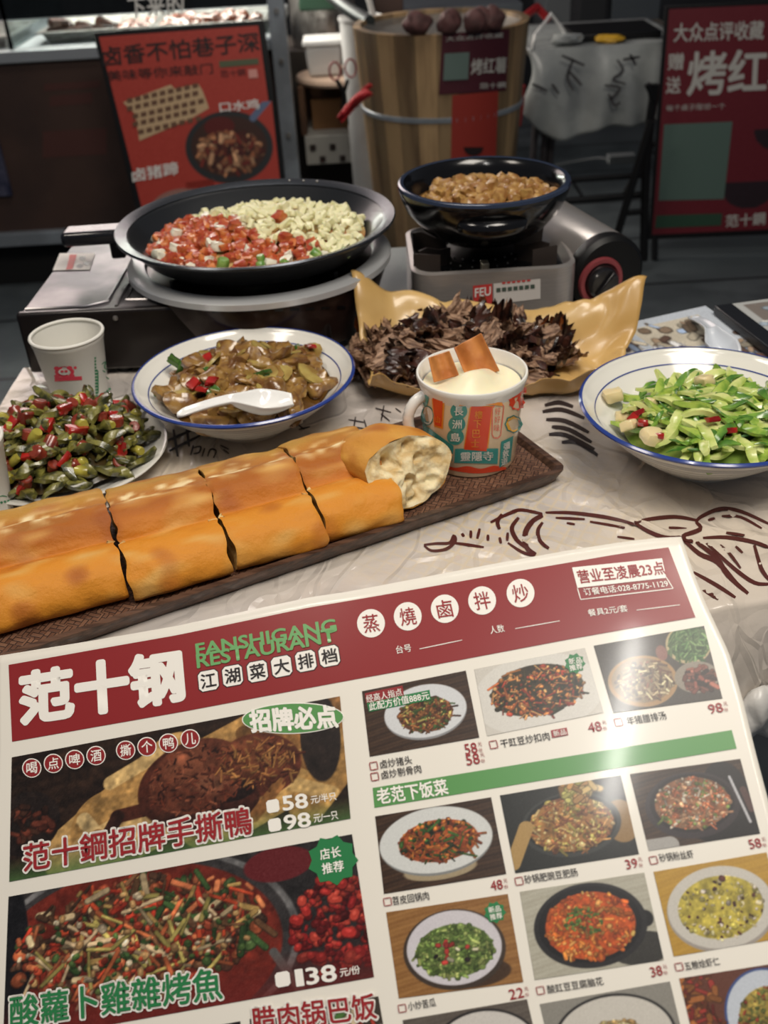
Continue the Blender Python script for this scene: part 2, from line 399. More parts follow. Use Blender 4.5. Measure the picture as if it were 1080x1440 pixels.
def strip(seed, L, wd, th, bend=0.2, taper=0.6, twist=0.0):
    m = MB(); r = random.Random(seed); n = 9; vs = []
    for i in range(n):
        t = i / (n - 1); u = 2 * t - 1; k = (1 - taper * abs(u) ** 3) * (0.9 + 0.2 * r.random())
        tw = twist * u; c, s_ = math.cos(tw), math.sin(tw)
        cy, cz = bend * L * (u * u - 0.4) * 0.5, bend * L * 0.25 * math.sin(3 * u + seed)
        for (a, b) in ((-1, -0.7), (0, -1), (1, -0.7), (1, 0.7), (0, 1), (-1, 0.7)):
            y, z = a * wd * k, b * th * k
            vs.append((u * L, cy + y * c - z * s_, cz + y * s_ + z * c))
    fs = [(i * 6 + k, i * 6 + (k + 1) % 6, (i + 1) * 6 + (k + 1) % 6, (i + 1) * 6 + k) for i in range(n - 1) for k in range(6)]
    fs += [(5, 4, 3, 2, 1, 0), tuple((n - 1) * 6 + k for k in range(6))]
    return m.add(vs, fs)
def ringpiece(seed, R, h):
    a = random.Random(seed).random() * 0.3
    return MB().lathe([(0, h), (R * 0.8, h * 1.02), (R, h * 0.8), (R * (1.02), 0), (R, -h * 0.8), (R * 0.8, -h), (0, -h)], 14)
def scatter(name, meshes, n, pos, label, cat, group, tilt=0.5, smin=0.8, smax=1.2, r=rnd):
    out = []
    base = [bpy.data.objects.new(name, m) for m in meshes]
    for i in range(n):
        o = base[i] if i < len(base) else base[i % len(base)].copy()
        p = pos(i)
        if p is None: continue
        COL.objects.link(o); o.location = p[:3]
        o.rotation_euler = (r.uniform(-tilt, tilt), r.uniform(-tilt, tilt), p[3] if len(p) > 3 else r.uniform(0, 2 * PI))
        k = r.uniform(smin, smax); o.scale = (k, k, k)
        tag(o, label, cat, group); out.append(o)
    return out

meat_m = mat('stewed_meat', (120, 62, 36), 0.35, rgb2=(70, 32, 20), nscale=60, coat=0.3)
dk_meat = mat('dark_stewed_meat', (62, 36, 26), 0.35, rgb2=(34, 20, 16), nscale=50, coat=0.3)
mm = [lump(s, 0.024, 0.018, 0.015, 0.3).mesh('stewed_meat', meat_m) for s in (1, 2, 3)]
dm = [chunk(s, 0.034, 0.022, 0.014).mesh('stewed_meat', dk_meat) for s in (4, 5)]
scatter('stewed_meat', dm, 7, lambda i: (-0.955 + 0.07 * (i % 3), 3.57 + 0.06 * (i // 3 % 2), 0.802 + 0.028 * (i // 6) , 0.1 * i), 'dark slab of stewed meat in the long steel tray of the glass case', 'food', 'dark slabs in the display case')
scatter('stewed_meat', mm, 12, lambda i: (-0.75 + 0.042 * (i % 3), 3.55 + 0.05 * (i // 3), 0.802, i), 'brown piece of stewed meat in the long steel tray of the glass case', 'food', 'brown pieces in the long case tray')
scatter('stewed_meat', [m.copy() for m in mm], 26, lambda i: (-0.60 + 0.046 * (i % 7), 3.545 + 0.055 * (i // 7), 0.804, i), 'brown piece of stewed meat in the tray beside the corner post', 'food', 'brown pieces in the tray by the post', smin=0.9, smax=1.4)
scatter('stewed_meat', [m.copy() for m in mm], 9, lambda i: (-1.35 + 0.06 * (i % 3), 3.54 + 0.06 * (i // 3), 0.81, i), 'orange brown piece of stewed meat at far left of the case', 'food', 'pieces in the far left tray', smin=1.0, smax=1.5)

# ---- red poster leaning by the counter
VD = lambda x, y: Vector((0.12, 1)).normalized()
pl = thing('poster_board', 'red poster board with a black frame and black brush writing, leaning before the counter', 'poster', (-0.47, 3.0, 0))
SPL = plane_surf((-0.5, 3.12, 0.85), (0, -1, 0.16))
qL = [(131, 46), (371, 28), (413, 342), (205, 352)]
frame_mb = MB()
def slab_from_quad(surf, q, d0, d1, n=1):
    m = MB(); a = [surf(x, y, d0) for x, y in q]; b = [surf(x, y, d1) for x, y in q]
    m.add(a + b, [(0, 1, 2, 3), (7, 6, 5, 4)] + [(i, (i + 1) % 4, 4 + (i + 1) % 4, 4 + i) for i in range(4)]); return m
slab_from_quad(SPL, qL, -0.025, 0).build('frame', black_m, pl, bevel=0.002)
qLi = [(139, 52), (363, 36), (403, 330), (212, 342)]
pap = Paint(120, 150, (172, 58, 46), 3); pap.grain(3)
poster_print = print_mat('poster_print', 0.45)
put_picture('printed_sheet', SPL, qLi, 0.002, pap, pl, poster_print)
pic = Paint(110, 90, (172, 58, 46), 4)
pic.ell(0.5, 0.43, 0.46, 0.36, (40, 42, 44)).ell(0.5, 0.42, 0.40, 0.30, (60, 34, 26)).ell(0.42, 0.22, 0.16, 0.1, (90, 22, 18))
pic.bits(170, 0.5, 0.46, 0.33, 0.2, [(190, 130, 90), (150, 90, 60), (110, 40, 30), (210, 160, 120), (80, 30, 24)], (0.02, 0.09), (0.012, 0.03))
pic.seg(0.78, 0.16, 0.95, 0.0, 0.035, (96, 110, 140))
put_picture('dish_picture', SPL, [(250, 152), (382, 142), (394, 256), (262, 266)], 0.0035, pic, pl, poster_print)
pic = Paint(100, 40, (172, 58, 46), 5); pic.ell(0.5, 0.35, 0.48, 0.26, (150, 110, 100)).bits(90, 0.5, 0.33, 0.4, 0.16, [(150, 90, 80), (190, 150, 140), (110, 60, 55)], (0.03, 0.1), (0.015, 0.03))
put_picture('dish_picture', SPL, [(206, 262), (300, 252), (306, 290), (212, 300)], 0.0035, pic, pl, poster_print)
ink = MB()
put_line_text(ink, SPL, '卤香不怕巷子深', 144, 80, 364, 58, 27, 0.004, VD, 0.025)
put_line_text(ink, SPL, '美味等你来敲门', 151, 107, 299, 96, 15, 0.004, VD, 0.01)
ink.build('lettering', mat('ink_black', (30, 16, 16), 0.5), pl, smooth=False)
for x0_ in (212, 404):
    a = SPL(x0_, 340, -0.012); MB().tube([a, (a.x + 0.01, a.y + 0.02, 0.0)], 0.012, 8).build('leg', black_m, pl)
m2 = MB(); put_line_text(m2, SPL, '范十鋼', 310, 104, 345, 101, 10, 0.004, VD, 0.02); m2.build('lettering', mat('ink_maroon', (90, 24, 24), 0.5), pl, smooth=False)
m2 = MB(); put_quad(m2, SPL, [(308, 86), (363, 82), (364, 90), (309, 95)], 0.004); m2.build('green_strip', mat('ink_olive', (84, 92, 66), 0.5), pl, smooth=False)
m2 = MB(); put_quad(m2, SPL, [(349, 98), (361, 97), (363, 109), (350, 110)], 0.004); m2.build('label_square', mat('ink_pink', (214, 150, 140), 0.5), pl, smooth=False)
m2 = MB(); put_poly(m2, SPL, [(173, 144), (240, 119), (246, 125), (279, 118), (285, 128), (294, 152), (270, 166), (196, 198), (190, 160)], 0.004)
m2.build('caption_panel', mat('ink_cream', (196, 166, 128), 0.5), pl, smooth=False)
m2 = MB()
for k in range(5):
    x0 = 178 + 8 * (k // 2); yy = 139 + 11 * k
    for j in range(9 - k // 3):
        a = x0 + 11.5 * j; put_quad(m2, SPL, [(a, yy - j * 2.6), (a + 8, yy - 2 - j * 2.6), (a + 9, yy + 4.5 - j * 2.6), (a + 1, yy + 6.5 - j * 2.6)], 0.005, 1, 1)
m2.build('caption_rows', mat('ink_sepia', (104, 72, 52), 0.6), pl, smooth=False)
m2 = MB(); put_line_text(m2, SPL, '口水鸡', 309, 151, 364, 146, 14, 0.005, VD, 0.03); m2.build('dish_lettering', mat('print_white', (228, 226, 220)), pl, smooth=False); m2 = MB(); put_line_text(m2, SPL, '卤猪蹄', 186, 247, 250, 236, 18, 0.005, VD, 0.03)
m2.build('lettering', mat('print_white', (228, 226, 220)), pl, smooth=False)

# ---- maroon poster on the right
pr = thing('poster_board', 'tall dark maroon poster board on black legs at the right edge', 'poster', (1.25, 3.45, 0))
SPR = plane_surf((1.0, 3.42, 0.7), (-0.12, -1, 0.06))
slab_from_quad(SPR, [(935, 8), (1190, -4), (1180, 326), (911, 337)], -0.02, 0).build('frame', black_m, pr, bevel=0.002)
for x0, x1 in ((921, 908), (1160, 1150)):
    a = SPR(x0, 328, -0.012); b = Vector((a.x, a.y - 0.03, 0.0)); MB().tube([a, b], 0.012, 8).build('leg', black_m, pr)
pap = Paint(130, 170, (104, 24, 36), 6)
for (cx, cy, r) in ((0.70, 0.36, 0.10), (0.66, 0.72, 0.13), (0.98, 0.66, 0.12), (0.52, 1.02, 0.16), (0.95, 1.0, 0.14)):
    mk = ((pap.X - cx) ** 2 + (pap.Y - cy) ** 2 < r * r) & (pap.Y > cy); pap.blend(mk.astype(float), (38, 22, 30))
pap.grain(2)
put_picture('printed_sheet', SPR, [(941, 13), (1184, 2), (1173, 318), (917, 330)], 0.002, pap, pr, poster_print)
VDR = lambda x, y: Vector((-0.05, 1)).normalized()
m2 = MB()
put_line_text(m2, SPR, '大众点评收藏', 948, 46, 1074, 42, 26, 0.004, VDR, 0.03)
put_line_text(m2, SPR, '赠', 940, 87, 961, 86, 23, 0.004, VDR, 0.03); put_line_text(m2, SPR, '送', 937, 120, 957, 119, 23, 0.004, VDR, 0.03)
put_line_text(m2, SPR, '烤红薯', 968, 104, 1134, 97, 60, 0.004, VDR, 0.04)
put_line_text(m2, SPR, '每个桌子限领一个', 937, 152, 1020, 149, 9, 0.004, VDR, 0.0)
put_line_text(m2, SPR, '范十鋼', 1021, 311, 1076, 307, 17, 0.004, VDR, 0.03)
m2.build('lettering', mat('print_grey', (188, 186, 180), 0.6), pr, smooth=False)
m2 = MB(); put_quad(m2, SPR, [(934, 175), (1030, 171), (1018, 280), (926, 282)], 0.004); m2.build('green_panel', mat('ink_greygreen', (84, 106, 98), 0.6), pr, smooth=False)
m2 = MB(); put_quad(m2, SPR, [(923, 303), (1016, 300), (1014, 317), (921, 321)], 0.004); m2.build('green_strip', mat('ink_dkgreen', (38, 70, 52), 0.6), pr, smooth=False)

# ---- wooden barrel oven
BX, BY = 0.247, 3.2
SB = lathe_surf(BX, BY, 0.0, 0.198, 0.825, 0.257)
ba = thing('barrel', 'tall wooden stave barrel with sweet potatoes laid on its rim', 'barrel', (BX, BY, 0))
mwood = mat('stave_wood', (150, 116, 76), 0.5, rgb2=(104, 74, 46), nscale=5, stretch=(3, 3, 0.4), bump=0.15)
for k in range(26):
    a0 = 2 * PI * k / 26; m_ = MB()
    m_.lathe([(0.175, 0.0), (0.198, 0.0), (0.257, 0.825), (0.235, 0.825)], 4, (BX, BY, 0), a0 + 0.002, a0 + 2 * PI / 26 - 0.002, closed=True)
    m_.build('stave', mat('stave_wood_%d' % (k % 5), tuple(np.array((140, 116, 84)) * (0.8 + 0.1 * (k * 3 % 5))), 0.5, rgb2=tuple(np.array((106, 84, 60)) * (0.8 + 0.1 * (k * 3 % 5))), nscale=5, stretch=(4, 4, 0.5), bump=0.1), ba)
def bandr(z): return 0.198 + (0.257 - 0.198) * z / 0.825
MB().lathe([(bandr(z) + o, z) for z, o in ((0.592, 0.0), (0.594, 0.004), (0.606, 0.004), (0.608, 0.0))], 64, (BX, BY, 0)).build('hoop', alu, ba)
MB().lathe([(0.0, 0.80), (0.2, 0.80), (0.24, 0.815)], 48, (BX, BY, 0)).build('lid', steel, ba)
def flyer(q, color, nm, label):
    o = MB(); put_quad(o, SB, q, 0.004, 14, 8); p_ = o.build(nm, mat('flyer_%d' % color[0], color, 0.55), ba); return p_
flyer([(622, 47), (717, 41), (712, 127), (617, 133)], (72, 24, 36), 'maroon_notice', '')
flyer([(636, 134), (701, 128), (697, 227), (634, 230)], (146, 46, 36), 'red_notice', '')
flyer([(625, 75), (660, 73), (658, 111), (623, 113)], (96, 114, 108), 'pale_panel', '')
m2 = MB(); put_line_text(m2, SB, '烤红薯', 663, 94, 712, 91, 22, 0.007, VDR, 0.03); put_line_text(m2, SB, '大众点评收藏', 627, 55, 708, 49, 7, 0.007, VDR, 0.01)
put_line_text(m2, SB, '范十鋼', 675, 121, 711, 119, 8, 0.007, VDR, 0.02); m2.build('lettering', mat('print_grey', (188, 186, 180)), ba, smooth=False)
m2 = MB(); put_poly(m2, SB, [(652, 207)] + [(666 + 14 * math.cos(a), 207 + 12 * math.sin(a)) for a in [PI * (1 - k / 8) for k in range(9)]] , 0.007)
m2.build('bowl_print', mat('ink_black', (30, 16, 16)), ba, smooth=False)
# lift the pale panel above the notice below it
for o in ba.children:
    if o.name.startswith('pale_panel'): o.location.y -= 0.004
for i, (px, py, s_, lb) in enumerate(((587, 33, 1.0, 'leftmost sweet potato on the barrel rim'), (632, 31, 0.95, 'second sweet potato from the left on the barrel rim'), (667, 30, 0.8, 'small sweet potato half hidden between its neighbours on the barrel'), (678, 27, 1.0, 'plump sweet potato second from the right on the barrel'), (694, 26, 0.9, 'rightmost sweet potato on the barrel rim'))):
    p = at(px, py, 0.825 - TZ + 0.03); o = lump(40 + i, 0.042 * s_, 0.03, 0.03, 0.2).build('sweet_potato', mat('sweet_potato_skin', (96, 62, 60), 0.7, rgb2=(70, 44, 42), nscale=40, bump=0.3))
    o.location = p; o.rotation_euler = (0, 0, i); tag(o, lb, 'sweet potato', 'sweet potatoes on the barrel')

# ---- things stacked between the counter and the barrel
sh = thing('storage_stand', 'low tiled stand with a rounded wooden shelf and open box, left of the barrel', 'stand', (-0.1, 3.85, 0))
sx0, sx1 = aty(428, 190, 3.8).x, aty(520, 190, 3.8).x + 0.05
MB().box(sx0, sx1, 3.8, 4.1, 0.28, aty(470, 190, 3.8).z).build('tiled_base', mat('tile_white', (170, 168, 160), 0.5), sh, bevel=0.003)
m2 = MB()
for r_ in range(2):
    for k in range(4):
        c = aty(440 + 28 * k + 14 * r_, 208 + 16 * r_ - 1.2 * k, 3.797); m2.box(c.x - 0.011, c.x + 0.011, 3.795, 3.80, c.z - 0.011, c.z + 0.011)
m2.build('tile_squares', mat('tile_dark', (48, 38, 34), 0.5), sh, smooth=False)
zs = aty(470, 122, 3.8).z; zb = aty(470, 190, 3.8).z
MB().box(sx0, sx1, 4.08, 4.1, zb, zs).build('box_back', mat('box_wood', (96, 66, 42), 0.7, rgb2=(70, 46, 30), nscale=5), sh, smooth=False)
MB().box(sx0 - 0.01, sx0 + 0.01, 3.82, 4.1, zb, zs).build('box_side', MATS['box_wood'], sh, smooth=False)
MB().box(sx0 + 0.03, sx1, 3.9, 3.92, zb, zs - 0.06).build('box_front', mat('carton', (120, 84, 50), 0.8), sh, smooth=False)
MB().lathe([(0, zs), (0.16, zs), (0.165, zs + 0.01), (0.16, zs + 0.022), (0, zs + 0.022)], 40, ((sx0 + sx1) / 2, 3.93, 0)).build('shelf_board', mat('shelf_pale', (186, 160, 140), 0.5), sh)
tb = thing('plastic_tub', 'white square plastic tub with lid on the wooden shelf left of the barrel', 'tub', ((sx0 + sx1) / 2 - 0.02, 3.93, zs + 0.022))
z1 = aty(450, 66, 3.85).z; xa, xb = aty(431, 90, 3.85).x, aty(480, 90, 3.85).x
xm, hw = (xa + xb) / 2, (xb - xa) / 2
def frustum(x, y, hb, ht, z0, z1_): return MB().add([(x + sx * h, y + sy * h, z) for h, z in ((hb, z0), (ht, z1_)) for sx, sy in ((-1, -1), (1, -1), (1, 1), (-1, 1))], [(3, 2, 1, 0), (4, 5, 6, 7)] + [(i, (i + 1) % 4, 4 + (i + 1) % 4, 4 + i) for i in range(4)])
frustum(xm, 3.93, hw * 0.92, hw * 1.06, zs + 0.0225, z1).build('tub_body', white_pl, tb, bevel=0.012)
frustum(xm, 3.93, hw * 1.18, hw * 1.15, z1, z1 + 0.02).build('lid', white_pl, tb, bevel=0.005)
sp = MB().lathe([(0, 0), (0.12, 0), (0.125, 0.01), (0.125, 0.2), (0.13, 0.205), (0.12, 0.205), (0.115, 0.012), (0, 0.012)], 40, (aty(455, 40, 4.25).x, 4.25, 0.62)).build('stock_pot', steel)
tag(sp, 'steel stock pot standing behind the white square tub', 'pot')
MB_ = MB().box(aty(455, 40, 4.25).x - 0.18, aty(455, 40, 4.25).x + 0.2, 4.13, 4.5, 0.0, 0.62).build('back_cabinet', mat('cabinet_dark', (60, 54, 48), 0.7), bevel=0.004)
tag(MB_, 'dark cabinet under the steel stock pot', 'cabinet')
bu = thing('bucket', 'white plastic bucket with an upright handle left behind the barrel', 'bucket', (aty(508, 50, 3.55).x, 3.55, 0))
cx = aty(508, 50, 3.55).x
zt = aty(508, 22, 3.55).z
MB().lathe([(0, 0.0), (0.05, 0.0), (0.068, zt), (0.072, zt), (0.072, zt - 0.01)], 32, (cx, 3.55, 0)).build('bucket_body', white_pl, bu)
MB().tube([(cx + 0.045, 3.5, zt - 0.01), (cx + 0.03, 3.5, zt + 0.05), (cx + 0.05, 3.5, zt + 0.13)], 0.01, 8).build('handle', white_pl, bu)
o = MB().tube([aty(462, -8, 3.5), aty(488, 12, 3.4), aty(519, 32, 3.3)], [0.018, 0.02, 0.022], 10).build('metal_pipe', mat('grey_pipe', (70, 76, 76), 0.4, 0.6)); tag(o, 'grey metal pipe slanting down to the barrel rim', 'pipe')
o = MB().box(aty(420, 4, 4.0).x, aty(478, 4, 4.0).x, 4.0, 4.05, aty(440, 16, 4.0).z, 0.95).build('green_crate', mat('dark_green', (30, 62, 44), 0.6), bevel=0.01); tag(o, 'dark green sheet at the top edge, left above the white tub', 'sheet')
# scissors and red cloth hanging at the barrel's left
sc_ = thing('scissors', 'pink handled scissors hanging left of the barrel below the tub', 'scissors', aty(480, 100, 3.3))
pm = mat('pink_handle', (150, 84, 84), 0.5)
for (px, py) in ((471, 100), (493, 96)):
    c = aty(px, py, 3.3); MB().tube([c + Vector((0.017 * math.cos(a), 0, 0.026 * math.sin(a))) for a in [2 * PI * k / 16 for k in range(17)]], 0.0035, 6).build('finger_ring', pm, sc_)
for (xa_, xb_) in ((473, 490), (489, 478)):
    MB().tube([aty(xa_, 112, 3.3), aty(484, 130, 3.3), aty(xb_, 175, 3.3)], [0.006, 0.007, 0.002], 6).build('blade', black_m, sc_)
m2 = MB()
def rag(u, v):
    px = 520 - 42 * u + 4 * math.sin(9 * v); py = 126 + 40 * u ** 1.3 + (v - 0.5) * (16 - 4 * u)
    p = aty(px, py, 3.02 + 0.02 * math.sin(6 * v + 4 * u)); return p
m2.grid(rag, 16, 10); o = m2.build('red_rag', mat('red_cloth', (176, 26, 34), 0.7, bump=0.4, bscale=60), solid=0.006); tag(o, 'bright red cloth tied at the left side of the barrel', 'cloth')

# ---- back right: draped side table, folding chair, cabinets
dt = thing('side_table', 'small side table draped in white printed plastic, right of the barrel', 'table', (0.75, 3.6, 0))
tl, tr = aty(742, 72, 3.5), aty(930, 72, 3.5); zt = tl.z
MB().box(tl.x + 0.01, tr.x + 0.12, 3.51, 4.0, zt - 0.02, zt).build('table_top', mat('cabinet_dark', (60, 54, 48)), dt)
def drape(u, v):
    x = tl.x + (tr.x + 0.08 - tl.x) * u; low = 0.19 + 0.10 * math.sin(PI * min(1, max(0, u * 1.1))) + 0.03 * math.sin(9 * u)
    if v < 0.3: k = v / 0.3; return (x, 4.0 - 0.5 * k, zt + 0.004 + 0.004 * nz((x, k, 0), 9))
    k = (v - 0.3) / 0.7
    return (x + 0.03 * math.sin(5 * k) * (0.5 - u), 3.5 - 0.03 * math.sin(3.0 * k) * (0.6 + 0.5 * math.sin(14 * u)) - 0.012 * math.sin(30 * u) * k, zt + 0.004 - k * low)
MB().grid(drape, 40, 30).build('table_cover', mat('film_white', (168, 172, 170), 0.35, rgb2=(146, 150, 150), nscale=6, bump=0.5, bscale=18, coat=0.2), dt, solid=0.002)
m2 = MB(); SD = plane_surf((0, 3.44, 0), (0, -1, 0))
for pts in ([(790, 78), (822, 92)], [(800, 100), (818, 120)], [(806, 84), (798, 108), (806, 128)], [(868, 84), (876, 100), (862, 112), (880, 118)], [(850, 120), (872, 124), (858, 140)], [(886, 76), (894, 92)], [(748, 118), (770, 128)], [(776, 118), (786, 132)], [(856, 132), (864, 148), (872, 144)], [(876, 84), (900, 80)]):
    put_stroke(m2, SD, pts, 4.5, 0)
m2.build('printed_strokes', mat('ink_faded', (62, 60, 62), 0.6), dt, smooth=False)
for px in (755, 780, 770): 
    a = aty(px, 150, 3.6); MB().tube([a, (a.x - 0.02 + 0.0 * px, 3.6, 0.0)], 0.012, 8).build('leg', mat('leg_grey', (74, 70, 72), 0.5, 0.5), dt)
def bx(nm, q, y, d, m_, label, cat, bev=0.004):
    x0, y0, x1, y1 = q; a, b = aty(x0, y1, y), aty(x1, y0, y); o = MB().box(a.x, b.x, y, y + d, a.z, b.z).build(nm, m_, bevel=bev); return tag(o, label, cat)
o = MB().box(aty(805, 60, 3.6).x, aty(925, 60, 3.6).x, 3.56, 3.8, zt + 0.008, zt + 0.03).build('black_tray', black_m, bevel=0.004); tag(o, 'flat black tray lying on the draped side table', 'tray')
o = lump(71, 0.05, 0.04, 0.014, 0.3).build('yellow_packet', mat('packet_yellow', (206, 160, 40), 0.5, bump=0.4, bscale=60)); p_ = aty(857, 66, 3.545); o.location = (p_.x, 3.545, zt + 0.016); tag(o, 'yellow packet on the draped side table', 'packet')
o = lump(72, 0.05, 0.04, 0.02, 0.4).build('plastic_bag', mat('film_white', (168, 172, 170))); p_ = aty(795, 66, 3.545); o.location = (p_.x, 3.545, zt + 0.02); tag(o, 'crumpled clear bag on the left of the draped side table', 'bag')
o = MB().tube([aty(748, 72, 3.5), aty(752, 50, 3.5), aty(775, 20, 3.55), aty(790, 40, 3.55), aty(797, 52, 3.55)], 0.006, 8).build('wire_hoop', white_pl); tag(o, 'white wire hoop arching over the left end of the side table', 'hoop')
o = MB().tube([aty(735, 60, 3.45), aty(736, 25, 3.5), aty(755, 10, 3.6), aty(772, 28, 3.6)], 0.013, 8).build('red_tube', mat('red_plastic', (160, 30, 34), 0.4)); tag(o, 'curved red tube right behind the barrel', 'tube')
o = MB().tube([aty(733, 120, 3.42), aty(731, 150, 3.42), aty(727, 176, 3.42)], 0.014, 8).build('red_extinguisher', mat('red_plastic', (160, 30, 34)), ); tag(o, 'red cylinder close against the right side of the barrel', 'cylinder')
bx('grey_cabinet', (548, 4, 735, 38), 4.6, 0.5, mat('cabinet_grey', (92, 98, 104), 0.5, 0.2), 'grey equipment cabinet at the top behind the barrel', 'cabinet')
bx('brown_panel', (528, -30, 566, 30), 4.4, 0.1, mat('panel_brown', (66, 46, 38)), 'narrow brown panel standing behind the barrel left', 'panel')
bx('monitor', (858, -60, 935, 52), 4.5, 0.06, mat('screen_grey', (72, 78, 84), 0.4), 'grey flat panel behind the side table', 'screen')
bx('dark_cabinet', (812, -60, 858, 70), 4.5, 0.3, mat('cabinet_black', (28, 30, 34), 0.6), 'dark upright cabinet left of the grey flat panel', 'cabinet')
bx('pale_cabinet', (765, -60, 812, 60), 4.7, 0.3, mat('cabinet_pale', (96, 100, 104), 0.6), 'pale grey cabinet behind the wire hoop of the side table', 'cabinet')
bx('power_strip', (856, 218, 895, 232), 3.9, 0.05, mat('strip_grey', (110, 114, 116), 0.5), 'grey power strip lying on the ground under the side table', 'power strip')
o = MB().tube([aty(782, 232, 4.0), aty(815, 226, 4.0), aty(840, 222, 3.98), aty(860, 224, 3.93)], 0.004, 6).build('cable', mat('strip_grey', (110, 114, 116))); tag(o, 'thin grey cable leading to the power strip on the ground', 'cable')
o = MB().box(-1.32, -1.186, 3.402, 3.419, 0.34, 0.66).build('banner_strip', mat('navy_print', (30, 34, 60), 0.6, rgb2=(70, 70, 90), nscale=20)); tag(o, 'narrow navy banner at the far left before the counter', 'banner')
fc = thing('folding_chair', 'black folding chair seen side on beside the maroon poster', 'chair', (0.95, 3.3, 0))
def bar(pts, y, r=0.011, nm='frame_tube'): MB().tube([aty(a, b, y) for a, b in pts], r, 8).build(nm, black_m, fc)
bar([(922, 118), (914, 170), (908, 240), (905, 366)], 3.25, 0.015, 'back_leg'); bar([(916, 170), (895, 240), (868, 330)], 3.2, 0.013, 'front_leg'); bar([(918, 200), (880, 272)], 3.3, 0.011, 'brace')
bar([(790, 254), (905, 246)], 3.35, 0.010, 'cross_bar'); bar([(795, 283), (912, 273)], 3.3, 0.012, 'cross_bar'); bar([(876, 300), (908, 297)], 3.25, 0.010, 'cross_bar')
bar([(910, 118), (915, 128), (918, 142)], 3.24, 0.010, 'tip')
# ================================================================== TABLES
tbl = thing('dining_table', 'near table under the printed plastic cloth, carrying the dishes', 'table', (0.1, 0.85, 0))
def far_edge(x):
    if x < 0.335: t = (x + 0.435) / 0.77; return 1.135 + (1.165 - 1.135) * t
    return 1.165 + (x - 0.335) * 0.17
def near_edge(x): return 0.553 + 0.20 * x if x > 0 else 0.553 + 0.10 * x
def wr(x, y):
    a = 1 - abs(nz((x * 1.3 + y * 0.7, y * 0.6 - x * 0.3, 0), 9.0, 3)) * 2.6
    b = 1 - abs(nz((x, y, 0), 15.0, 8)) * 2.8
    k = 0.35 + 0.65 * min(1, max(0, (x - 0.02) / 0.12)) * min(1, max(0, (0.86 - y) / 0.06))
    return k * (0.0034 * max(0, a) ** 3 + 0.0020 * max(0, b) ** 3)
MB().prism([(-0.425, near_edge(-0.425) + 0.012), (0.78, near_edge(0.78) + 0.012), (0.78, far_edge(0.78) - 0.005), (0.33, far_edge(0.33) - 0.005), (-0.425, far_edge(-0.425) - 0.005)], TZ - 0.028, TZ - 0.002).build('table_top', mat('table_board', (120, 96, 70), 0.6), tbl, smooth=False)
for x, y in ((-0.36, 0.62), (0.70, 0.78), (-0.36, 1.08), (0.70, 1.17)):
    MB().tube([(x, y, 0), (x, y, TZ - 0.028)], 0.016, 10).build('leg', black_m, tbl)
cl = thing('tablecloth', 'crinkled clear printed plastic cloth over the near table, with brown line drawings', 'tablecloth', (0.1, 0.85, TZ))
cm = mat('film_cloth', (196, 187, 176), 0.24, spec=0.6, coat=0.3, bump=0.5, bscale=26)
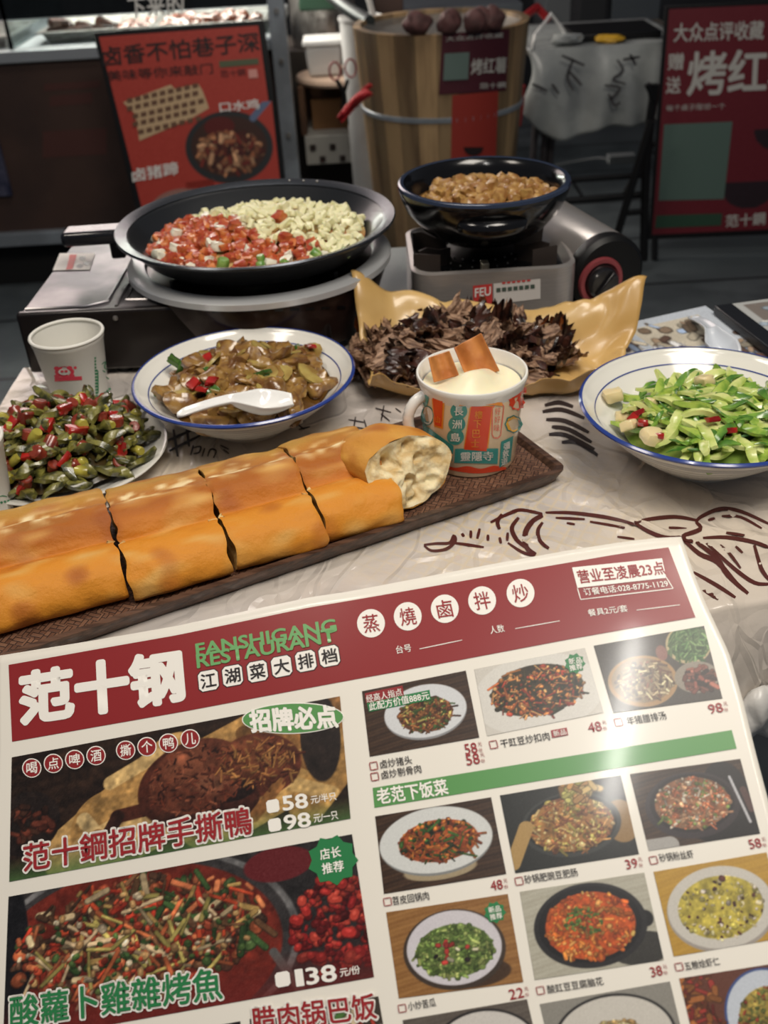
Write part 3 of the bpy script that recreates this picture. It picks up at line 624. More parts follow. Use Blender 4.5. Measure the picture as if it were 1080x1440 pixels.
def cloth_nodes(m):
    nt = m.node_tree; b = nt.nodes['Principled BSDF']; L = nt.links.new
    tc = nt.nodes.new('ShaderNodeTexCoord')
    n = nt.nodes.new('ShaderNodeTexNoise'); n.inputs['Scale'].default_value = 5.5; n.inputs['Detail'].default_value = 3
    L(tc.outputs['Object'], n.inputs['Vector'])
    r = nt.nodes.new('ShaderNodeValToRGB'); e = r.color_ramp.elements
    e[0].position = 0.38; e[0].color = (*lin((198, 190, 184)), 1); e[1].position = 0.62; e[1].color = (*lin((212, 200, 184)), 1)
    L(n.outputs['Fac'], r.inputs[0])
    # woven print under the film: two crossed wave bands
    wv = []
    for ang in (0.5, -1.0):
        mp = nt.nodes.new('ShaderNodeMapping'); mp.inputs['Rotation'].default_value = (0, 0, ang); L(tc.outputs['Object'], mp.inputs[0])
        q = nt.nodes.new('ShaderNodeTexWave'); q.inputs['Scale'].default_value = 24; q.inputs['Distortion'].default_value = 0.4; L(mp.outputs[0], q.inputs['Vector']); wv.append(q)
    mx = nt.nodes.new('ShaderNodeMath'); mx.operation = 'MAXIMUM'; L(wv[0].outputs['Fac'], mx.inputs[0]); L(wv[1].outputs['Fac'], mx.inputs[1])
    pw = nt.nodes.new('ShaderNodeMath'); pw.operation = 'POWER'; pw.inputs[1].default_value = 10; L(mx.outputs[0], pw.inputs[0])
    ml = nt.nodes.new('ShaderNodeMath'); ml.operation = 'MULTIPLY'; L(pw.outputs[0], ml.inputs[0]); L(r.outputs['Alpha'], ml.inputs[1])
    m2_ = nt.nodes.new('ShaderNodeMath'); m2_.operation = 'MULTIPLY'; L(ml.outputs[0], m2_.inputs[0])
    mpg = nt.nodes.new('ShaderNodeMapping'); mpg.inputs['Location'].default_value = (-0.10 * 6, -0.75 * 6, -TZ * 6); mpg.inputs['Scale'].default_value = (6, 6, 6); L(tc.outputs['Object'], mpg.inputs[0])
    gr = nt.nodes.new('ShaderNodeTexGradient'); gr.gradient_type = 'SPHERICAL'; L(mpg.outputs[0], gr.inputs[0]); L(gr.outputs['Fac'], m2_.inputs[1])
    mix = nt.nodes.new('ShaderNodeMixRGB'); mix.inputs[2].default_value = (*lin((214, 196, 164)), 1)
    L(m2_.outputs[0], mix.inputs[0]); L(r.outputs[0], mix.inputs[1])
    # sharp creases of the crinkled film
    nd = nt.nodes.new('ShaderNodeTexNoise'); nd.inputs['Scale'].default_value = 7; L(tc.outputs['Object'], nd.inputs['Vector'])
    va = nt.nodes.new('ShaderNodeVectorMath'); va.operation = 'MULTIPLY_ADD'; va.inputs[1].default_value = (0.14, 0.14, 0.14); L(nd.outputs['Color'], va.inputs[0]); L(tc.outputs['Object'], va.inputs[2])
    hs = []
    for sc, rt_ in ((11, 0.5), (23, -0.6)):
        mp = nt.nodes.new('ShaderNodeMapping'); mp.inputs['Rotation'].default_value = (0, 0, rt_); mp.inputs['Scale'].default_value = (1.0, 0.45, 1); L(va.outputs[0], mp.inputs[0])
        vo = nt.nodes.new('ShaderNodeTexVoronoi'); vo.feature = 'DISTANCE_TO_EDGE'; vo.inputs['Scale'].default_value = sc; L(mp.outputs[0], vo.inputs['Vector'])
        mr = nt.nodes.new('ShaderNodeMapRange'); mr.inputs[1].default_value = 0.0; mr.inputs[2].default_value = 0.09; mr.inputs[3].default_value = 1; mr.inputs[4].default_value = 0; L(vo.outputs['Distance'], mr.inputs[0]); hs.append(mr)
    ad = nt.nodes.new('ShaderNodeMath'); ad.operation = 'ADD'; L(hs[0].outputs[0], ad.inputs[0]); L(hs[1].outputs[0], ad.inputs[1])
    bp2 = nt.nodes.new('ShaderNodeBump'); bp2.inputs['Strength'].default_value = 0.36; bp2.inputs['Distance'].default_value = 0.004
    bp1 = [q for q in nt.nodes if q.type == 'BUMP' and q is not bp2][0]
    L(ad.outputs[0], bp2.inputs['Height']); L(bp1.outputs[0], bp2.inputs['Normal']); L(bp2.outputs[0], b.inputs['Normal']); L(bp2.outputs[0], b.inputs['Coat Normal'])
    L(mix.outputs[0], b.inputs['Base Color'])
cloth_nodes(cm)
def cloth_fn(u, v):
    x = -0.435 + 1.235 * u; ne, fe = near_edge(x), far_edge(x)
    if v > 0.2:
        k = (v - 0.2) / 0.8; y = ne + (fe - ne) * k; return (x, y, TZ + wr(x, y))
    k = 1 - v / 0.2                                  # hanging front edge with bunched folds
    fold = 0.016 * math.sin(38 * x + 2 * math.sin(9 * x)) * k + 0.01 * nz((x * 20, k * 3, 0), 1, 4) * k
    return (x + 0.012 * math.sin(26 * x) * k, ne - 0.018 * math.sin(min(1, k * 2) * PI / 2) + fold, TZ + wr(x, ne) * (1 - k) - 0.15 * k * (0.75 + 0.35 * nz((x * 7, 0, 0), 1, 6)) - 0.02 * (k > 0) * k)
MB().grid(cloth_fn, 230, 150).build('cloth_sheet', cm, cl, angle=0)
def left_fn(u, v):
    y = near_edge(-0.435) + (far_edge(-0.435) - near_edge(-0.435)) * u
    return (-0.435 - 0.012 * v - 0.01 * math.sin(40 * y) * v, y, TZ + wr(-0.435, y) * (1 - v) - 0.10 * v)
MB().grid(left_fn, 80, 10).build('side_drop', mat('film_blue', (150, 162, 182), 0.3, rgb2=(196, 196, 192), nscale=22, coat=0.3), cl, angle=0)
def SCL(px, py, off=0.0):
    p = at(px, py, 0); return at(px, py, wr(p.x, p.y) + off + 0.0005)
def cv(L): return [(560 + x * 0.4815, 640 + y * 0.4815) for x, y in L]
mb = MB()
for wd, L in ((3.4, [(75, 262), (110, 258), (150, 256), (162, 236), (166, 252), (140, 274), (98, 279), (76, 264)]), (3, [(160, 256), (205, 262), (250, 269)]),
              (3.5, [(270, 196), (320, 172), (360, 160), (432, 174)]), (3.8, [(430, 168), (500, 168), (580, 177), (640, 188), (692, 202)]),
              (5.5, [(432, 172), (396, 190), (372, 225), (374, 268), (402, 290)]), (4, [(422, 196), (408, 220), (414, 250), (440, 272)]),
              (4, [(303, 172), (290, 195), (296, 216)]), (4.5, [(352, 182), (332, 212), (344, 244), (372, 270)]), (3, [(186, 228), (192, 238)]), (3, [(212, 220), (212, 242)]), (3, [(238, 214), (231, 244)]),
              (3, [(296, 240), (300, 258)]), (3, [(320, 226), (318, 250)]), (3, [(262, 232), (262, 250)]),
              (3, [(320, 256), (360, 282), (400, 294)]), (4, [(690, 196), (740, 186), (810, 180), (872, 190)]), (4, [(692, 198), (730, 222), (780, 240), (832, 238)]),
              (4, [(870, 197), (884, 180), (940, 157), (1000, 164), (1082, 200)]), (4.5, [(870, 195), (882, 216), (830, 238), (862, 252)]),
              (4, [(890, 242), (960, 240), (1040, 254), (1090, 272)]), (5, [(832, 245), (880, 288), (932, 312), (985, 372), (1020, 402)]),
              (5, [(870, 252), (930, 300), (962, 350), (1022, 404)]), (4, [(900, 256), (980, 330), (1040, 372), (1085, 376)]), (4, [(1040, 262), (1060, 330), (1085, 366)]),
              (4, [(862, 342), (930, 380), (985, 416)]), (4, [(890, 392), (936, 420)]), (3, [(905, 190), (925, 184)]), (3, [(945, 178), (1000, 181), (1062, 214)]), (3, [(958, 226), (1012, 234)]),
              (3.5, [(790, 212), (842, 216)]), (2.8, [(460, 183), (545, 187)]), (2.8, [(560, 194), (662, 212)]), (3, [(940, 262), (970, 290), (1000, 330)]), (3, [(985, 266), (1006, 286)]), (2.5, [(492, 198), (516, 202)]), (2.5, [(640, 238), (690, 245)])):
    put_stroke(mb, SCL, cv(L), wd * 1.45, 0.0)
mb.build('printed_drawing', mat('ink_brown', (78, 34, 30), 0.35), cl, smooth=False)
mb = MB()
VT = lambda x, y: Vector((0.3, 1)).normalized()
for wd, L in ((4, [(230, 622), (276, 602)]), (4, [(238, 634), (282, 612)]), (4, [(244, 604), (250, 642)]), (4, [(262, 598), (266, 628)]), (2.5, [(268, 640), (272, 626)]), (2.5, [(270, 630), (282, 628), (280, 636), (272, 638)]),
              (2.5, [(288, 630), (284, 642)]), (2.5, [(292, 642), (296, 632), (304, 634), (300, 644)]), (2.2, [(310, 626), (322, 632)]), (2.2, [(314, 632), (322, 638)]),
              (2.2, [(490, 590), (512, 594)]), (2.2, [(494, 600), (520, 604)]), (2.2, [(500, 586), (496, 612)]), (2.2, [(512, 590), (518, 612)]), (2.2, [(528, 574), (550, 580)]), (2.2, [(536, 582), (548, 592)]), (2.2, [(540, 570), (536, 592)]), (2.2, [(556, 574), (564, 580)]), (2.2, [(418, 596), (428, 604)]), (2.2, [(420, 604), (436, 600)])):
    put_stroke(mb, SCL, L, wd, 0.0)
for L in ([(763, 579), (790, 576), (822, 588)], [(768, 590), (795, 592), (828, 608)], [(776, 600), (800, 604), (832, 622)], [(772, 611), (796, 612), (836, 632)], [(790, 622), (812, 622), (840, 640)], [(766, 570), (786, 566), (806, 572)]):
    put_stroke(mb, SCL, L, 6.5, 0.0)
mb.build('printed_strokes', mat('ink_charcoal', (48, 40, 42), 0.4), cl, smooth=False)

rt = thing('rear_table', 'second table behind, hidden under the two gas stoves', 'table', (-0.05, 1.35, 0))
MB().box(-0.395, 0.27, 1.17, 1.50, TZ - 0.03, TZ - 0.001).build('table_top', mat('film_white', (168, 172, 170)), rt, bevel=0.003)
for x in (-0.34, 0.22):
    for y in (1.22, 1.45): MB().tube([(x, y, 0), (x, y, TZ - 0.03)], 0.015, 10).build('leg', black_m, rt)

# ================================================================== LEFT STOVE + PAN
s1 = thing('gas_stove', 'large black gas stove at left, its round steel ring under the wide pan', 'stove', (-0.2, 1.2, TZ))
dkb = mat('stove_black', (26, 20, 19), 0.28, 0.2, coat=0.25)
T1 = Matrix.Translation((-0.411, 1.10, TZ)) @ Matrix.Rotation(math.radians(-1.5), 4, 'Z')
MB().box(0.0, 0.36, 0.008, 0.27, 0.012, 0.080, T1).build('body', dkb, s1, bevel=0.006)
MB().box(-0.004, 0.30, 0.0, 0.012, 0.008, 0.084, T1).build('front_panel', dkb, s1, bevel=0.004)
plate = mat('stove_plate', (150, 146, 146), 0.3, 0.8, rgb2=(66, 66, 72), nscale=7, bump=0.04, bscale=14)  # dark patches in the colour imitate uneven reflections and the pan's shadow
MB().box(0.002, 0.30, 0.010, 0.268, 0.080, 0.083, T1).build('top_plate', plate, s1, bevel=0.001)
mb = MB()
for pts in ([(0.004, 0.016), (0.075, 0.016), (0.098, 0.03), (0.098, 0.24)], [(0.112, 0.012), (0.112, 0.25)], [(0.12, 0.03), (0.12, 0.22)], [(0.12, 0.03), (0.19, 0.024)]):
    mb.tube([T1 @ Vector((x, y, 0.0835)) for x, y in pts], 0.0018, 6)
mb.build('pressed_ridges', plate, s1)
STT = plane_surf((0, 0, TZ + 0.0836), (0, 0, 1))
mb = MB(); put_quad(mb, STT, [(84, 356), (134, 356), (126, 379), (74, 380)], 0.0004); wst = mb.build('warning_sticker', mat('sticker_white', (206, 200, 194), 0.5), s1, smooth=False)
mb = MB(); put_quad(mb, STT, [(98, 358), (108, 358), (102, 378), (93, 379)], 0.0008); mb.build('sticker_mark', mat('sticker_red', (190, 60, 56), 0.5), wst, smooth=False)
mb = MB(); [put_poly(mb, STT, circ(x, y, 5, 3, 12), 0.0008) for x, y in ((116, 363), (122, 370), (112, 374))]; mb.build('sticker_figures', mat('ink_charcoal', (48, 40, 42)), wst, smooth=False)
PX, PY = -0.137, 1.222
MB().lathe([(0.115, 0.012), (0.135, 0.014), (0.160, 0.085), (0.158, 0.093), (0.12, 0.093)], 72, (PX, PY, TZ)).build('burner_housing', mat('housing_brown', (44, 30, 26), 0.3, 0.3, coat=0.2), s1)
MB().lathe([(0.140, 0.092), (0.143, 0.098), (0.160, 0.099), (0.1645, 0.096), (0.1645, 0.089), (0.158, 0.087)], 80, (PX, PY, TZ)).build('burner_ring', mat('ring_steel', (216, 218, 220), 0.3, 0.5), s1)
MB().lathe([(0, 0.088), (0.14, 0.088), (0.142, 0.095)], 48, (PX, PY, TZ)).build('drip_dish', black_m, s1)
mb = MB(); SH = lathe_surf(PX, PY, TZ + 0.014, 0.135, TZ + 0.085, 0.160)
for k in range(9):
    x = 298 + 22 * k; y = 437 - 0.5 * k - 0.05 * (k - 1) ** 2; put_quad(mb, SH, [(x, y), (x + 12, y - 0.6), (x + 12, y + 3), (x, y + 3.6)], 0.0006, 3, 1)
mb.build('vent_slots', black_m, s1, smooth=False)
mb = MB(); mb.lathe([(0.0, 0.0), (0.003, 0.0), (0.003, 0.002), (0, 0.003)], 12, (0, 0, 0)); 
for v in range(len(mb.v)):
    p = Vector(mb.v[v]); mb.v[v] = tuple(T1 @ Vector((0.112 + p.x, -p.z, 0.074 + p.y)))
mb.build('screw', steel, s1)
for k in range(4):
    a = PI / 4 + k * PI / 2; MB().box(0.09, 0.137, -0.003, 0.003, 0.088, 0.1035, Matrix.Translation((PX, PY, TZ)) @ Matrix.Rotation(a, 4, 'Z')).build('pan_support', black_m, s1)
for x, y in ((0.02, 0.03), (0.105, 0.02), (0.02, 0.24), (0.3, 0.24)):
    p = T1 @ Vector((x, y, 0)); MB().lathe([(0, 0), (0.011, 0), (0.012, 0.014), (0, 0.014)], 16, tuple(p)).build('foot', black_m, s1)

pan = thing('frying_pan', 'wide black frying pan of diced tomato and potato on the left stove', 'pan', (PX, PY, TZ + 0.105))
nonstick = mat('nonstick', (30, 32, 35), 0.33, 0.25, coat=0.25)
zr = 0.140; RP = 0.170
MB().lathe([(0.0, 0.105), (0.125, 0.105), (0.139, 0.109), (0.163, 0.134), (RP, 0.137), (RP + 0.002, 0.1395), (RP, zr + 0.001), (0.160, zr - 0.002), (0.154, 0.134), (0.134, 0.114), (0.122, 0.109), (0, 0.109)], 96, (PX, PY, TZ)).build('pan_body', nonstick, pan)
MB().lathe([(0.1575, zr - 0.0022), (0.1645, zr + 0.0004), (0.171, zr + 0.0018), (0.1725, zr + 0.0002), (0.1715, zr - 0.002)], 96, (PX, PY, TZ)).build('rim_band', mat('rim_polish', (70, 74, 80), 0.25, 0.8), pan)
h0 = at(172, 322, 0.132); h1 = at(88, 330, 0.130); hd = (h1 - h0); hd.z = 0; L_ = hd.length; hd.normalize()
Th = Matrix.Translation((h0.x, h0.y, TZ + 0.128)) @ Matrix.Rotation(math.atan2(hd.y, hd.x), 4, 'Z')
hnd = MB().box(-0.012, L_, -0.018, 0.018, -0.010, 0.008, Th).build('handle', mat('handle_black', (20, 20, 24), 0.22, coat=0.5), pan, bevel=0.006)
MB().box(0.0, 0.018, -0.012, 0.012, -0.030, -0.008, Th).build('handle_bracket', black_m, hnd, bevel=0.003)
mb = MB(); 
for px, py in ((402, 269), (424, 270), (446, 271)): mb.add(*(lambda L: (L.v, L.f))(lump(3, 0.002, 0.002, 0.0016, 0.1, 2)))
i0 = 0
for j, (px, py) in enumerate(((402, 269), (424, 270), (446, 271))):
    a = math.radians(78 - 7 * j); c = Vector((PX + 0.165 * math.cos(a), PY + 0.165 * math.sin(a), TZ + zr + 0.001)); n_ = len(mb.v) // 3
    for v in range(j * n_, (j + 1) * n_): mb.v[v] = tuple(Vector(mb.v[v]) + c)
mb.build('rim_studs', steel, pan)

def panz(x, y):
    r = math.hypot(x - PX, y - PY); return TZ + 0.114 + 0.018 * max(0, 1 - (r / 0.135) ** 2) + 0.008 * max(0, (x - PX + 0.02)) * 6
o = MB().grid(lambda u, v: (PX + 0.134 * u * math.cos(2 * PI * v), PY + 0.134 * u * math.sin(2 * PI * v), panz(PX + 0.134 * u * math.cos(2 * PI * v), PY + 0.134 * u * math.sin(2 * PI * v)) - 0.004), 12, 48).build('vegetable_juice', mat('veg_juice', (196, 170, 110), 0.25, rgb2=(176, 92, 56), nscale=14, coat=0.3))
tag(o, 'pale cooking juice pooled under the diced vegetables in the wide black pan', 'sauce', kind='stuff')
def tomato_side(x, y): return ((x - PX) + 0.35 * (y - PY) + 0.012 * nz((x, y, 0), 30) < -0.012 - 0.9 * max(0, (y - PY - 0.02)) + (0.05 if y < PY - 0.06 else 0))
def pan_pos(cond, seed):
    R_ = random.Random(seed)
    def f(i):
        for _ in range(200):
            r = 0.131 * math.sqrt(R_.random()); a = R_.random() * 2 * PI; x, y = PX + r * math.cos(a), PY + r * math.sin(a)
            if cond(x, y): return (x, y, panz(x, y) + R_.uniform(-0.001, 0.005), R_.random() * 6)
        return None
    return f
pot_m = mat('potato', (232, 228, 186), 0.4, rgb2=(216, 212, 160), nscale=60, coat=0.25, sss=0.2)
tom_m = mat('tomato', (164, 60, 40), 0.3, rgb2=(200, 116, 66), nscale=60, coat=0.3, sss=0.2)
tom2 = mat('tomato_flesh', (204, 124, 66), 0.3, rgb2=(190, 84, 46), nscale=60, coat=0.3)
wht_m = mat('white_curd', (228, 224, 204), 0.4, coat=0.2)
grn_m = mat('scallion', (84, 132, 52), 0.35, rgb2=(138, 168, 84), nscale=80, coat=0.3)
scatter('potato_dice', [chunk(s, 0.0072, 0.0036, 0.0036, 0.3).mesh('potato_dice', pot_m) for s in range(5)], 298, pan_pos(lambda x, y: not tomato_side(x, y), 2), 'small pale yellow potato piece in the right part of the wide black pan', 'potato', 'diced potato in the pan', 0.7)
scatter('tomato_dice', [chunk(s + 20, 0.0060, 0.0048, 0.0040, 0.4, 0.7).mesh('tomato_dice', tom2 if s == 4 else tom_m) for s in range(5)], 230, pan_pos(tomato_side, 3), 'diced red tomato in the left part of the wide black pan', 'tomato', 'diced tomato in the pan', 0.7)
scatter('white_dice', [chunk(s + 30, 0.006, 0.005, 0.0045, 0.3).mesh('white_dice', wht_m) for s in range(3)], 30, pan_pos(lambda x, y: tomato_side(x - 0.02, y + 0.01), 4), 'small white cube among the tomato in the wide black pan', 'diced food', 'white cubes in the pan', 0.5)
pp = [(443, 348), (436, 358), (365, 362), (485, 345), (366, 356), (400, 360), (312, 360)]
scatter('scallion_piece', [ringpiece(s, 0.0058, 0.006).mesh('scallion_piece', grn_m) for s in range(2)], len(pp), lambda i: (*at(*pp[i], 0.135).xy, panz(*at(*pp[i], 0.135).xy) + 0.006), 'green scallion piece at the front of the wide black pan', 'scallion', 'green pieces in the pan', 1.0)
pp = [(393, 308), (400, 333), (440, 338), (330, 318)]
scatter('tomato_bit', [chunk(s + 24, 0.007, 0.006, 0.005, 0.3).mesh('tomato_bit', tom_m) for s in range(2)], len(pp), lambda i: (*at(*pp[i], 0.137).xy, panz(*at(*pp[i], 0.137).xy) + 0.006), 'stray red tomato bit lying on the pale potato in the wide pan', 'tomato', 'tomato bits on the potato', 0.5)

# ================================================================== RIGHT STOVE + CLAY POT
s2 = thing('gas_stove', 'silver portable gas stove with a cylindrical canister cover, under the clay pot', 'stove', (0.17, 1.25, TZ))
silver = mat('stove_silver', (176, 170, 166), 0.35, 0.6, rgb2=(168, 162, 158), nscale=40, stretch=(1, 1, 20))
def rrect(x0, x1, y0, y1, r, n=6):
    out = []
    for cx, cy, a0 in ((x1 - r, y1 - r, 0), (x0 + r, y1 - r, PI / 2), (x0 + r, y0 + r, PI), (x1 - r, y0 + r, 1.5 * PI)):
        out += [(cx + r * math.cos(a0 + PI / 2 * k / n), cy + r * math.sin(a0 + PI / 2 * k / n)) for k in range(n + 1)]
    return out
def walls(mb, pts, z0, z1):
    n = len(pts); mb.add([(x, y, z) for z in (z0, z1) for x, y in pts], [(i, (i + 1) % n, n + (i + 1) % n, n + i) for i in range(n)])
x0, x1, y0, y1 = 0.050, 0.252, 1.152, 1.335
mb = MB(); P1, P2 = rrect(x0, x1, y0, y1, 0.028), rrect(x0 + 0.006, x1 - 0.006, y0 + 0.006, y1 - 0.006, 0.024)
n = len(P1); walls(mb, P1, TZ + 0.012, TZ + 0.082)
mb.add([(x, y, TZ + 0.082) for x, y in P1] + [(x, y, TZ + 0.084) for x, y in P2] + [(x, y, TZ + 0.072) for x, y in rrect(x0 + 0.012, x1 - 0.012, y0 + 0.012, y1 - 0.012, 0.02)],
       [(i, (i + 1) % n, n + (i + 1) % n, n + i) for i in range(n)] + [(n + i, n + (i + 1) % n, 2 * n + (i + 1) % n, 2 * n + i) for i in range(n)])
mb.build('shell', silver, s2)
MB().prism(rrect(x0 + 0.011, x1 - 0.011, y0 + 0.011, y1 - 0.011, 0.02), TZ + 0.066, TZ + 0.0725).build('drip_tray', mat('tray_black', (24, 25, 28), 0.18, 0.4, coat=0.4), s2)
C2 = (0.142, 1.235)
MB().lathe([(0, 0.073), (0.05, 0.073), (0.05, 0.08), (0.04, 0.084), (0.02, 0.086), (0, 0.086)], 36, (*C2, TZ)).build('burner', mat('burner_dark', (40, 38, 36), 0.45, 0.7), s2)
mb = MB()
for k in range(20):
    a = 2 * PI * k / 20
    for r, z in ((0.0495, 0.0765), (0.044, 0.0828)):
        L = lump(1, 0.0014, 0.0014, 0.0014, 0, 1); mb.add([(C2[0] + (r + 0.0004) * math.cos(a) + p[0], C2[1] + (r + 0.0004) * math.sin(a) + p[1], TZ + z + p[2]) for p in L.v], L.f)
mb.build('flame_ports', mat('port_pale', (150, 150, 146), 0.4, 0.6), s2)
MB().box(0.136, 0.146, 1.172, 1.186, TZ + 0.0725, TZ + 0.086).build('igniter', mat('igniter', (196, 184, 160), 0.4, 0.4), s2, bevel=0.002)
for a in (0.35, 2.79, -0.45, -2.69):
    T = Matrix.Translation((*C2, TZ)) @ Matrix.Rotation(a, 4, 'Z')
    MB().prism([(0.045, 0.0725), (0.088, 0.0725), (0.090, 0.098), (0.078, 0.100), (0.06, 0.0935), (0.045, 0.0935)], -0.0015, 0.0015, T @ Matrix.Rotation(PI / 2, 4, 'X')).build('pot_support', mat('enamel_brown', (58, 50, 46), 0.5, 0.3), s2)
for sx, a in ((-1, 0.0), (1, 0.0)):
    c = Vector((C2[0] + sx * 0.072, 1.178, TZ + 0.0725))
    MB().box(-0.017, 0.017, -0.001, 0.001, 0, 0.027, Matrix.Translation(c) @ Matrix.Rotation(sx * 0.35, 4, 'Z')).build('wind_shield', MATS['enamel_brown'], s2)
# canister housing: cylinder lying along the right side
ca = Vector((0.300, 1.196, TZ + 0.052)); cdir = Vector((-0.30, 1, 0.0)).normalized()
def cyl_along(p, d, prof, seg=48):
    d = Vector(d).normalized(); a = d.cross(Vector((0, 0, 1))).normalized(); b = a.cross(d); m = MB(); vs = []
    for k in range(seg):
        q = 2 * PI * k / seg
        for r, t in prof: vs.append(Vector(p) + d * t + (a * math.cos(q) + b * math.sin(q)) * r)
    mm_ = len(prof); return m.add(vs, [(k * mm_ + j, ((k + 1) % seg) * mm_ + j, ((k + 1) % seg) * mm_ + j + 1, k * mm_ + j + 1) for k in range(seg) for j in range(mm_ - 1)])
cyl_along(ca, cdir, [(0.049, 0.012), (0.050, 0.014), (0.050, 0.20), (0.044, 0.206), (0, 0.206)]).build('canister_cover', mat('cover_silver', (200, 194, 190), 0.3, 0.75, bump=0.08, bscale=30), s2)
cyl_along(ca, cdir, [(0, -0.001), (0.044, -0.001), (0.0495, 0.004), (0.0505, 0.018), (0.0495, 0.020)]).build('end_cap', mat('cap_black', (9, 9, 10), 0.45, spec=0.3), s2)
side = cdir.cross(Vector((0, 0, 1))).normalized()
kc = ca - side * 0.013 + Vector((0, 0, -0.004))
cyl_along(kc, cdir, [(0.0225, -0.004), (0.024, -0.006), (0.029, -0.006), (0.0305, -0.003), (0.0305, 0.0)]).build('dial_ring', mat('dial_red', (140, 62, 66), 0.35, 0.2), s2)
kn = cyl_along(kc, cdir, [(0, -0.016), (0.018, -0.016), (0.0205, -0.012), (0.0225, -0.002)]).build('knob', mat('knob_black', (20, 18, 20), 0.25, coat=0.5), s2)
T = Matrix(((side.x, cdir.x, 0, kc.x), (side.y, cdir.y, 0, kc.y), (0, 0, 1, kc.z), (0, 0, 0, 1)))
MB().box(-0.004, 0.004, -0.021, -0.012, -0.017, 0.017, T @ Matrix.Rotation(0.7, 4, 'Y')).build('knob_grip', MATS['knob_black'], kn, bevel=0.002)
SCAP = plane_surf(ca - cdir * 0.0012, -cdir)
mb = MB(); put_line_text(mb, SCAP, 'Iwatani', 868, 412, 896, 409, 8, 0.0003, lambda x, y: Vector((0, 1)), 0.02); mb.build('lettering', mat('print_white', (228, 226, 220)), s2, smooth=False)
SFR = plane_surf((0, y0, TZ + 0.05), (0, -1, 0))
mb = MB(); put_quad(mb, SFR, [(694, 399), (760, 392), (760, 420), (694, 428)], 0.0006, 2, 2); plab = mb.build('paper_label', mat('sticker_white', (206, 200, 194)), s2, smooth=False)
mb = MB(); put_quad(mb, SFR, [(665, 402), (692, 399), (693, 432), (666, 434)], 0.0006, 2, 2); rlab = mb.build('red_label', mat('sticker_red', (190, 60, 56)), s2, smooth=False)
mb = MB(); put_line_text(mb, SFR, 'FEU', 668, 412, 690, 409, 12, 0.0012, lambda x, y: Vector((0, 1)), 0.04); mb.build('lettering', mat('print_white', (228, 226, 220)), rlab, smooth=False)
mb = MB(); [put_quad(mb, SFR, [(x, 397.5 - 0.1 * (x - 700)), (x + 5, 397 - 0.1 * (x - 700)), (x + 5, 399.5 - 0.1 * (x - 700)), (x, 400 - 0.1 * (x - 700))], 0.0012, 1, 1) for x in range(706, 744, 7)]; mb.build('label_marks', mat('sticker_red', (190, 60, 56)), plab, smooth=False)
mb = MB(); [put_quad(mb, SFR, [(x, 405 - 0.1 * (x - 700)), (x + 6, 404.4 - 0.1 * (x - 700)), (x + 6, 410 - 0.1 * (x - 700)), (x, 410.6 - 0.1 * (x - 700))], 0.0012, 1, 1) for x in range(698, 754, 8)]; mb.build('label_rows', mat('ink_green_grey', (70, 84, 74)), plab, smooth=False)
for x in (x0 + 0.02, x1 - 0.02):
    for y in (y0 + 0.02, y1 - 0.02): MB().lathe([(0, 0), (0.009, 0), (0.010, 0.014), (0, 0.014)], 14, (x, y, TZ)).build('foot', black_m, s2)

pt = thing('clay_pot', 'glossy black clay pot of golden nuggets on the silver stove', 'pot', (0.145, 1.232, TZ + 0.1))
CX2, CY2 = 0.145, 1.232
blk = mat('black_glaze', (15, 15, 17), 0.16, coat=0.25, spec=0.45)
MB().lathe([(0, 0.0995), (0.045, 0.0995), (0.055, 0.103), (0.078, 0.118), (0.095, 0.138), (0.1015, 0.152), (0.104, 0.160), (0.1055, 0.166), (0.1045, 0.170), (0.099, 0.1705), (0.094, 0.166), (0.092, 0.158), (0.087, 0.143), (0.068, 0.120), (0.04, 0.110), (0, 0.110)], 96, (CX2, CY2, TZ)).build('pot_body', blk, pt)
MB().lathe([(0.0985, 0.1708), (0.102, 0.1718), (0.105, 0.1705), (0.106, 0.167)], 96, (CX2, CY2, TZ)).build('rim', mat('rim_reflection', (52, 62, 84), 0.14, 0.3, coat=0.6), pt)  # lighter blue-grey: the black rim's reflection put into its colour
for sgn in (-1, 1):
    def lug(u, v):
        a = -PI / 2 * 1 + (u - 0.5) * 0.86 + (0 if sgn < 0 else PI); w_ = math.sin(PI * u) ** 0.5
        q = 2 * PI * v; r = 0.098 + 0.016 * w_ * (0.5 + 0.5 * math.cos(q)); z = 0.143 + 0.010 * math.sin(q) * (0.4 + 0.6 * w_)
        return (CX2 + r * math.cos(a), CY2 + r * math.sin(a), TZ + z)
    MB().grid(lug, 24, 14).build('handle', blk, pt)
def potz(x, y): return TZ + 0.143 + 0.017 * max(0, 1 - (math.hypot(x - CX2 - 0.006, y - CY2) / 0.083) ** 2)
o = MB().grid(lambda u, v: (CX2 + 0.086 * u * math.cos(2 * PI * v), CY2 + 0.086 * u * math.sin(2 * PI * v), TZ + 0.144 + 0.014 * (1 - u * u)), 10, 40).build('braising_sauce', mat('gold_sauce', (120, 84, 36), 0.25, coat=0.3)); tag(o, 'brown sauce between the nuggets in the black clay pot', 'sauce', kind='stuff')
nug = mat('nugget', (176, 138, 78), 0.4, rgb2=(142, 98, 50), nscale=90, coat=0.3, bump=0.2, bscale=200)
def ppos(i):
    R_ = random.Random(900 + i); r = 0.080 * math.sqrt((i + 0.5) / 92); a = i * 2.39996; x, y = CX2 + 0.006 + r * math.cos(a), CY2 + r * math.sin(a); return (x, y, potz(x, y) + R_.uniform(-0.002, 0.004), R_.random() * 6)
